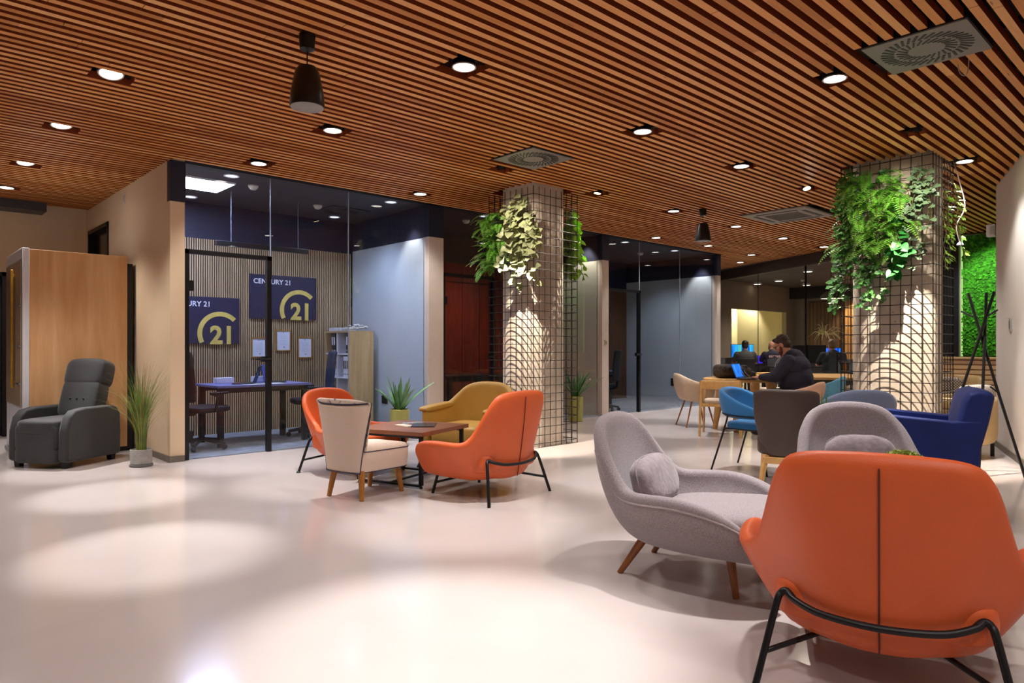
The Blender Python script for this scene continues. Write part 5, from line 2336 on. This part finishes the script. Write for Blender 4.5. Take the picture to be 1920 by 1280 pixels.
    if glasses:
        g = MB()
        for sx in (-1, 1):
            ring = [h(sx * .033 + .024 * math.cos(a), .103, .004 + .019 * math.sin(a)) for a in [2 * PI * k / 20 for k in range(20)]]
            g.tube(ring, .0025, 6, closed=True)
            g.tube([h(sx * .057, .103, .008), h(sx * .082, .05, .01), h(sx * .083, -.01, .008)], .0025, 6)
        g.tube([h(-.01, .105, .008), h(.01, .105, .008)], .0025, 6)
        g.build('glasses', BLACK, t)
    return t


def seated(lean=.08, armz=.79, reach=.36, headdown=.5, wide=.2, turn=0.):
    f = V((math.sin(turn), math.cos(turn) * 1, -headdown))
    u = V((0, headdown, 1))
    if abs(turn) > .01:
        u = V((0, 0, 1))
    return {
        'pelvis': (0, -.02, .60), 'chest': (0, lean * .7, .93), 'neck': (0, lean * 1.5, 1.10), 'head': (0, lean * 1.5 + .09 * headdown + .03, 1.22),
        'up': u, 'face': f,
        'shl': (-.2, lean * .8, 1.0), 'ell': (-wide - .09, lean + .12, .80), 'wrl': (-.13, reach, armz), 'hdl': (.35, 1, -.08),
        'shr': (.2, lean * .8, 1.0), 'elr': (wide + .09, lean + .12, .80), 'wrr': (.13, reach, armz), 'hdr': (-.35, 1, -.08),
        'hipl': (-.1, .03, .56), 'knl': (-.14, .42, .54), 'anl': (-.14, .40, .10),
        'hipr': (.1, .03, .56), 'knr': (.14, .42, .54), 'anr': (.14, .40, .10)}


HOOD = mat('navy hoodie', '#1c1829', .85, var=.15, scale=14, bump=.4, bscale=14)
ps = seated(.09, .785, .45, .5)
person('man in a dark hoodie and glasses bent over a laptop at the oval table', MAN + V((0, 0, 0)), MANH, HOOD, mat('black jeans', '#131318', .8), mat('brown hair', '#3a2417', .6, var=.3, scale=60), ps, .009, hood=True, beard=mat('red brown beard', '#6a3420', .7), glasses=True, bulk=1.16)
GREYT = mat('grey tee', '#4a4846', .85)
person('person in a grey T-shirt seated with back turned at the blue reef screen', RD(6.02, 17.75), heading(.25, .97), GREYT, mat('dark trousers', '#1a1b20', .8), mat('black hair', '#1d1512', .6), seated(.04, .79, .34, .1), .013, sleeve='short')
person('bald person in a dark jersey with pale back print in the back room', RD(6.86, 18.05), heading(.1, .99), mat('navy jersey', '#12142c', .8), mat('dark trousers', '#1a1b20', .8), BLACK, seated(.1, .79, .34, .2), .013, bald=True, beard=mat('dark stubble', '#2a201c', .7), back_text=True)
person('fair haired person in a black shirt seated at the right of the back room', RD(7.08, 15.15), heading(.12, .99), mat('black tee', '#0f0f12', .85), mat('dark trousers', '#1a1b20', .8), mat('sandy hair', '#7a5c3c', .6, var=.3, scale=60), seated(.05, .79, .36, .1), .013, sleeve='short', bulk=1.1)
office_chair('black swivel chair under the person in the grey T-shirt', RD(6.0, 17.7), heading(.25, .97), mat('black mesh', '#15161a', .7)).scale = (1, 1, .8)
office_chair('black swivel chair under the bald person', RD(6.85, 18.0), heading(.1, .99), mat('black mesh', '#15161a', .7)).scale = (1, 1, .8)
office_chair('black swivel chair under the fair haired person', RD(7.08, 15.1), heading(.12, .99), mat('black mesh', '#15161a', .7)).scale = (1, 1, .8)

# on the oval table
mf = Matrix.Rotation(MANH, 3, 'Z')
laptop('open laptop with blue lit screen in front of the man in the hoodie', MAN + mf @ V((0, .66, .7505)), MANH + R(0), screen_mat('sky screen', [(.3, '#1c56b4'), (.6, '#2f7ae0'), (.8, '#55a0ff')], 1.2, 9), lid_m=mat('silver lid', '#2f62b0', .4), tilt=24)
bp = PZ(1381, 709, .75) + FW * .12
t = thing('backpack', 'dark olive backpack lying on the oval table', 'backpack', (bp.x, bp.y, .7505), heading(.97, .2) + PI / 2)
b = MB()
b.ell((-.0, .0, .085), (.25, .15, .085), .6, .6, 30)
b.ell((-.17, .0, .10), (.12, .15, .10), .6, .6, 24)
for k in range(16):
    b.ell((rg.uniform(-.2, .2), rg.uniform(-.12, .1), rg.uniform(.10, .165)), (rg.uniform(.03, .07), rg.uniform(.03, .06), .025), n=12, rot=(rg.uniform(-.5, .5), rg.uniform(-.5, .5), rg.uniform(0, 3)))
b.build('pack_body', mat('olive canvas', '#3d342a', .8, var=.75, scale=22, bump=.5, bscale=25), t, remesh=.012)
b = MB()
for k, (x, y) in enumerate(((-.05, -.16), (.03, -.17), (.10, -.15))):
    b.tube(cr([(x, y + .06, .15), (x - .02, y, .10), (x + .03, y - .06, .02), (x + .08, y - .10, .008)], 12), .011, 6)
b.build('strap', mat('strap tan', '#6f6250', .8), t)
b = MB()
b.ell((.22, .03, .05), (.12, .1, .05), .6, .6, 20)
b.build('front_pocket', mat('pocket navy', '#17171f', .7), t, angle=180)

# ================================================================= PLANTS
FERN = mat('fern green', '#6cb534', .55, var=.3, scale=9)
IVY = mat('ivy green', '#4f8a3f', .5, var=.35, scale=14)
POTH = mat('pothos green', '#2f7f33', .35, var=.3, scale=12)
VARI = mat('variegated leaf', '#a5ac7c', .5, var=.35, scale=10)
STEM = mat('vine stem', '#5d5a2c', .7)
LIME = mat('lime leaf', '#86b63a', .5, var=.3, scale=14)


def leaf(b, c, d, n, L, W, kind='heart'):
    d = V(d).normalized()
    n = V(n)
    n = (n - d * n.dot(d))
    n = n.normalized() if n.length > 1e-4 else ortho(d)[0]
    s_ = d.cross(n)
    if kind == 'heart':
        O = [(0, 0, 0), (-.12, .3, .02), (.12, .52, .03), (.45, .46, .0), (.75, .26, -.06), (1, 0, -.14)]
    elif kind == 'ivy':
        O = [(0, 0, 0), (-.1, .3, .02), (.12, .58, .0), (.36, .26, .02), (.62, .42, -.03), (1, 0, -.1)]
    else:
        O = [(0, 0, 0), (.2, .3, .02), (.5, .36, .0), (.8, .2, -.05), (1, 0, -.1)]
    P = lambda x, y, z: c + d * (x * L) + s_ * (y * W) + n * (z * L + abs(y) * W * .22)
    mid = [P(x, 0, z) for x, y, z in O]
    for sg in (1, -1):
        ed = [P(x, sg * y, z) for x, y, z in O]
        k = len(O)
        b.add(mid + ed, [(i, i + 1, k + i + 1, k + i) for i in range(k - 1)])


def vine(L_, S_, start, n_out, length, size, kind, rg, spread=.05, density=26, bulge=.015):
    p = V(start)
    n_out = V(n_out).normalized()
    side = V((0, 0, 1)).cross(n_out)
    pts = [p.copy()]
    st = max(4, int(length / .06))
    for k in range(st):
        p = p + V((0, 0, -length / st)) + side * rg.uniform(-spread, spread) + n_out * (rg.uniform(-.02, .024) + bulge * (1 - k / st) * .4 * (1 if k < st / 2 else -.3))
        dv = (p - V(start)).dot(n_out)
        if dv < 0:
            p -= n_out * dv
        pts.append(p.copy())
    S_.tube(pts, .003, 5)
    m = int(length * density)
    for k in range(m):
        q = rg.uniform(0, len(pts) - 1.01)
        i = int(q)
        c = pts[i].lerp(pts[i + 1], q - i)
        d = n_out * rg.uniform(.2, 1) + side * rg.uniform(-1, 1) + V((0, 0, rg.uniform(-1.0, .2)))
        z = size * rg.uniform(.7, 1.25)
        c2 = c + d.normalized() * z * .35
        S_.tube([c, c2], .0015, 4)
        leaf(L_, c2, d, n_out + V((0, 0, rg.uniform(.2, .9))) + side * rg.uniform(-.4, .4), z, z, kind)


def hanging(name, label, mlist, build, group):
    t = thing(name, label, 'hanging plant', (0, 0, 0), 0, group)
    Lf, St = MB(), MB()
    org = build(Lf, St)
    t.location = org
    Lf.v = [tuple(V(v) - org) for v in Lf.v]
    St.v = [tuple(V(v) - org) for v in St.v]
    Lf.build('foliage', mlist, t, smooth=False, merge=False, recalc=False)
    St.build('stem', STEM, t)
    return t


def frond(b, s, org, d, L, rg, w=.055, droop=.6):
    d = V(d).normalized()
    pts = []
    n = 16
    p = V(org)
    v = d.copy()
    for k in range(n + 1):
        pts.append(p.copy())
        p = p + v * (L / n)
        v = (v + V((0, 0, -droop / n * 1.6))).normalized()
    s.tube(pts, .0022, 4)
    for k in range(1, n):
        t_ = (pts[k + 1] - pts[k - 1]).normalized()
        sd = t_.cross(V((0, 0, 1)))
        sd = sd.normalized() if sd.length > .05 else ortho(t_)[0]
        up = sd.cross(t_)
        ll = w * math.sin(PI * (k / n) ** .75) + .008
        for j in (0,):
            c = pts[k].lerp(pts[k + 1], j)
            for sg in (-1, 1):
                e = c + (sd * sg + t_ * .45 + up * -.12) * ll
                m_ = c.lerp(e, .45)
                ww = t_ * max(ll * .12, .0045)
                b.add([c, m_ + ww, e, m_ - ww], [(0, 1, 2, 3)])


FC1 = V((COL1.x - .40, COL1.y, 0))
FC2 = V((COL2.x - .32, COL2.y, 0))
NX = V((-1, 0, 0))


def fern_build(base, nx, count, L, z0, z1, ys, seed, w=.075):
    def f(Lf, St):
        rg = random.Random(seed)
        for k in range(count):
            o = base + V((rg.uniform(-.08, .0), rg.uniform(*ys), rg.uniform(z0, z1)))
            d = nx * rg.uniform(.5, 1) + V((0, rg.uniform(-1, 1), rg.uniform(-.2, .9)))
            frond(Lf, St, o, d, L * rg.uniform(.7, 1.15), rg, w, rg.uniform(.7, 1.5))
        return base + V((0, 0, (z0 + z1) / 2))
    return f


def vines_build(specs, seed):
    def f(Lf, St):
        rg = random.Random(seed)
        for (p, n, L, sz, kd, cnt, sp, den, jit) in specs:
            for k in range(cnt):
                jv, nn = V((rg.uniform(-jit, jit), rg.uniform(-jit, jit), rg.uniform(-.12, .05))), V(n).normalized()
                jv -= nn * min(0, jv.dot(nn))
                vine(Lf, St, V(p) + jv, n, L * rg.uniform(.55, 1.05), sz, kd, rg, sp, den)
        return V(specs[0][0])
    return f


hanging('hanging_fern', 'green fern on the left side of the first column cage', FERN, fern_build(FC1 + V((0, .17, 0)), NX, 95, .32, 2.15, 2.8, (-.16, .22), 1, .055), 'plants on the first column')
hanging('variegated_vine', 'cream and green variegated vine down the corner of the first column cage', VARI, vines_build([((FC1.x + .04, FC1.y - .14, 3.02), (-1, -.25, 0), 1.1, .085, 'heart', 12, .03, 20, .1), ((FC1.x + .05, FC1.y - .34, 2.85), (-.7, -.7, 0), .8, .08, 'heart', 5, .03, 18, .05)], 2), 'plants on the first column')
hanging('lime_vine', 'lime green vine hanging on the far right side of the first column', LIME, vines_build([((COL1.x + .42, COL1.y - .2, 2.95), (1, -.3, 0), .95, .07, 'heart', 12, .035, 26, .1), ((COL1.x + .42, COL1.y + .05, 2.8), (1, 0, 0), .7, .06, 'ivy', 5, .03, 26, .08)], 3), 'plants on the first column')
hanging('hanging_fern', 'lush fern in the middle of the second column cage', FERN, fern_build(FC2 + V((0, .06, 0)), NX, 150, .38, 2.15, 2.9, (-.24, .28), 4, .06), 'plants on the second column')
hanging('pothos_vine', 'glossy pothos with heart shaped leaves right of the fern on the second column', POTH, vines_build([((FC2.x - .04, FC2.y - .10, 2.75), (-1, -.2, 0), .95, .085, 'heart', 6, .03, 20, .07), ((FC2.x, FC2.y + .25, 2.75), (-1, .2, 0), .5, .08, 'heart', 3, .03, 16, .1), ((FC2.x, FC2.y + .1, 3.05), (-1, 0, 0), .4, .08, 'heart', 3, .04, 16, .14)], 5), 'plants on the second column')
hanging('ivy_vine', 'ivy trailing down the left edge of the second column cage', IVY, vines_build([((FC2.x, FC2.y + .32, 3.05), (-1, .2, 0), 1.45, .06, 'ivy', 12, .03, 30, .1), ((FC2.x - .02, FC2.y + .14, 2.4), (-1, 0, 0), .75, .065, 'ivy', 7, .03, 28, .08)], 6), 'plants on the second column')
hanging('ivy_vine', 'grey green ivy at the upper right corner of the second column cage', mat('grey ivy', '#5a7553', .5, var=.3, scale=14), vines_build([((FC2.x, FC2.y - .36, 3.0), (-1, -.3, 0), .85, .07, 'ivy', 6, .03, 22, .06), ((FC2.x - .02, FC2.y - .22, 2.85), (-1, -.2, 0), .85, .06, 'ivy', 3, .03, 20, .06)], 7), 'plants on the second column')
hanging('creeper', 'thin yellow green creeper on the right side of the second column cage', LIME, vines_build([((COL2.x - .05, COL2.y - .46, 2.75), (0, -1, 0), .75, .055, 'ivy', 3, .03, 24, .05), ((COL2.x + .22, COL2.y - .46, 2.95), (0, -1, 0), .8, .05, 'ivy', 3, .03, 18, .05)], 8), 'plants on the second column')

# floor plants
GP = RD(-3.735, 6.93)
t = thing('potted_grass', 'tall ornamental grass in a grey concrete pot by the beige wall', 'potted plant', GP)
b = MB()
b.lathe([(.1, 0), (.108, .004), (.108, .022), (.09, .024)], n=32)
b.build('saucer', mat('grey saucer', '#6b6766', .7), t, angle=30)
b = MB()
b.lathe([(.088, .022), (.098, .03), (.102, .17), (.094, .172), (.09, .15)], n=32, cap=False)
b.lathe([(.0005, .145), (.092, .145)], n=32, cap=False)
b.build('pot', mat('concrete pot', '#9a9793', .85, var=.15, scale=18), t, angle=40)
b = MB()
rg = random.Random(12)
for k in range(280):
    a = rg.uniform(0, 2 * PI)
    L = rg.uniform(.62, .98)
    r0 = rg.uniform(0, .05)
    sp = rg.uniform(.02, .38) if k % 5 else rg.uniform(.4, .75)
    o = V((r0 * math.cos(a), r0 * math.sin(a), .145))
    d = V((math.cos(a), math.sin(a), 0))
    sd = V((-math.sin(a), math.cos(a), 0))
    rows_ = []
    for q in range(9):
        u = q / 8
        c = o + d * sp * L * u ** 2.2 + V((0, 0, L * u * (1 - .35 * sp * u * u * 1.6)))
        ww = .0042 * (1 - u * .9)
        c.x = min(c.x, .245)
        rows_.append([c - sd * ww, c + d * .0008, c + sd * ww])
    b.cur = k % 3 == 0
    b.grid(rows_)
b.build('blade', [mat('grass green', '#5f7d2c', .6, var=.35, scale=5), mat('grass straw', '#937a3c', .65, var=.3, scale=5)], t, smooth=True, merge=False, recalc=False)


def agave(loc, label, seed, sc=1.0, pot=True, group='potted agaves'):
    t = thing('potted_agave', label, 'potted plant', loc, 0, group)
    b = MB()
    b.lathe([(.105, 0), (.118, .01), (.122, .40), (.112, .405), (.108, .36)], n=36, cap=False)
    b.lathe([(.0005, .36), (.11, .36)], n=36, cap=False)
    b.lathe([(.0005, 0), (.105, 0)], n=36, cap=False)
    b.build('pot', mat('olive pot', '#a3a35a', .6, var=.06), t, angle=40)
    b = MB()
    rg = random.Random(seed)
    for k in range(17):
        a = 2 * PI * k / 17 + rg.uniform(-.2, .2)
        L = rg.uniform(.34, .5)
        lean = rg.uniform(.15, .5) if k % 3 else rg.uniform(.7, 1.1)
        d = V((math.cos(a), math.sin(a), 0))
        sd = V((-math.sin(a), math.cos(a), 0))
        rows_ = []
        for q in range(9):
            u = q / 8
            c = V((0, 0, .37)) + d * (.02 + lean * L * u ** 1.2) + V((0, 0, L * u * (1 - .25 * lean * u)))
            w_ = .027 * math.sin(PI * min(1, .28 + u * .72)) ** .8 + .001
            n = V((0, 0, 1)) * .4 - d
            n.normalize()
            rows_.append([c - sd * w_ - n * w_ * .45, c - n * -.004, c + sd * w_ - n * w_ * .45, c + n * .009 * -(1 - u)])
        b.grid(rows_, closed=True)
    b.build('leaf', mat('agave green', '#4f7a45', .5, var=.3, scale=9), t)
    return t


p, d_ = PYx(749, 7.42)
agave(V((p.x, p.y, 0)), 'green agave in an olive pot by the glass of the first office', 1)
p, d_ = PYx(1079, 7.42)
agave(V((p.x, p.y, 0)), 'green agave in an olive pot behind the first column', 2)
# small plants on the low tables
t = thing('small_aloe', 'small aloe between the brown chair and the slate chair', 'potted plant', T3 + V((0, 0, .466)) + RT * .12)
b = MB()
b.lathe([(.04, 0), (.055, .11), (.05, .11), (.045, .09)], n=24, cap=False)
b.lathe([(.0005, .09), (.048, .09)], n=24, cap=False)
b.lathe([(.0005, 0), (.04, 0)], n=24, cap=False)
b.build('pot', WHITEM, t, angle=40)
b = MB()
rg = random.Random(5)
for k in range(13):
    a = 2 * PI * k / 13
    d = V((math.cos(a), math.sin(a), 0)) * rg.uniform(.02, .07)
    b.tube([V((0, 0, .085)) + d * .2, V((0, 0, .16)) + d * .8, V((0, 0, .085 + rg.uniform(.16, .23))) + d * 1.5], [.011, .01, .001], 6)
b.build('leaf', mat('aloe green', '#4c7d3c', .5, var=.3), t)
t = thing('moss_planter', 'round planter of pale moss on the table behind the front orange chair', 'potted plant', CT2 + V((0, 0, .4215)) + RT * .05 - FW * .05)
b = MB()
b.lathe([(.07, 0), (.105, .16), (.11, .24), (.1, .24), (.095, .2)], n=32, cap=False)
b.lathe([(.0005, .2), (.1, .2)], n=32, cap=False)
b.lathe([(.0005, 0), (.07, 0)], n=32, cap=False)
b.build('pot', mat('planter white', '#cfcac4', .5), t, angle=40)
b = MB()
for k in range(700):
    a, r_ = rg.uniform(0, 2 * PI), .115 * rg.random() ** .5
    c = V((r_ * math.cos(a), r_ * math.sin(a), .215 + .06 * (1 - (r_ / .12) ** 2)))
    leaf(b, c, (rg.uniform(-1, 1), rg.uniform(-1, 1), rg.uniform(.2, 1)), (rg.uniform(-1, 1), rg.uniform(-1, 1), .5), .024, .02, 'oval')
b.build('moss', mat('pale moss', '#9aa552', .8, var=.45, scale=40), t, smooth=False, merge=False, recalc=False)

# ================================================================= LIGHT
WARM, NEUT, COOL = (1, .88, .74), (1, .96, .93), (.45, .58, 1)
for k, (p, tg) in enumerate(LAMP_POS):
    tgt = RD(*tg) if tg else V((p.x, p.y, 0))
    q = p + (tgt - p).normalized() * .04
    spot(q, tgt, POOL * (1.55 if k < 2 else 1.5 if k == 2 else 1), 27 if tg else 36, .7, (1, .985, .98), .05)
    spot(q, V((p.x, p.y, 0)), WIDE * (1.45 if k in (1, 2) else 1), 108, .6, NEUT, .07)
# unseen lamps: some inferred from floor pools, others added to brighten booth and chairs
for r_, d_, e in ((-.25, 2.75, 2.2), (1.3, 3.72, 1.35), (-5.6, 5.2, .3), (-4.2, 3.4, 0), (2.2, 1.2, .3), (-.6, -.2, .3), (-3.6, -1.4, .3), (3.3, 2.6, .5), (1.0, .2, .3)):
    p = RD(r_, d_, CEIL - .02)
    if e:
        spot(p, RD(r_, d_), POOL * e * .9, 40, .7, (1, .975, .96), .05)
    spot(p, RD(r_, d_), WIDE * 1.3, 120, .5, NEUT, .07)
for k, p in enumerate(SPOT_POS):
    dv = (SPOT_AIM[k] - p).normalized()
    spot(p + dv * .05, SPOT_AIM[k], (560, 300, 700, 240)[k], 42, .4, WARM, .008)
    spot(p + dv * .05, SPOT_AIM[k] + V((0, 0, 1.6)), (46, 26, 85, 34)[k], 110, .9, WARM, .03)
area((2.88, 8.49, 3.10), (2.88, 8.49, 0), 45, .57, .57, COOL)
spot((4.9, 8.5, 3.1), (4.6, 8.7, 0), 70, 140, .8, (.6, .72, 1), .08)
spot((7.4, 8.6, 3.1), (7.4, 8.6, 0), 60, 130, .8, (1, .6, .5), .08)
spot((10.2, 8.7, 3.1), (10.4, 8.9, 0), 25, 130, .8, COOL, .08)
spot((12.0, 8.7, 3.1), (12.2, 8.7, 0), 45, 120, .8, (.75, .86, 1), .08)
# wash on the pillar partition faces
spot((5.35, 7.95, 3.1), (5.6, 8.1, 1.0), 40, 70, .6, NEUT, .04)
spot((12.8, 7.95, 3.1), (13.1, 8.1, 1.0), 40, 70, .6, NEUT, .04)
spot((9.1, 7.95, 3.1), (9.3, 8.1, 1.0), 50, 80, .6, WARM, .04)
for x, y, e in ((16.2, 7.6, 170), (18.6, 8.6, 170), (16.4, 4.2, 150), (20.8, 6.4, 260)):
    spot((x, y, 3.05), (x, y, 0), e, 130, .7, WARM, .08)
spot((21.9, 7.9, 3.05), (22.6, 8.2, 1.4), 260, 80, .5, (1, .8, .55), .05)
spot((20.8, 10.9, 2.85), (20.3, 11.6, 1.2), 260, 110, .5, (1, .95, .72), .05)
spot((22.0, 11.6, 2.85), (22.0, 12.6, 1.2), 110, 120, .5, (1, .9, .7), .05)
spot((12.6, 2.9, 3.08), (13.8, 2.6, 1.6), 120, 90, .5, (.95, 1, .8), .05)
spot((10.6, 3.6, 3.08), (10.6, 3.4, 0), 120, 120, .7, NEUT, .05)
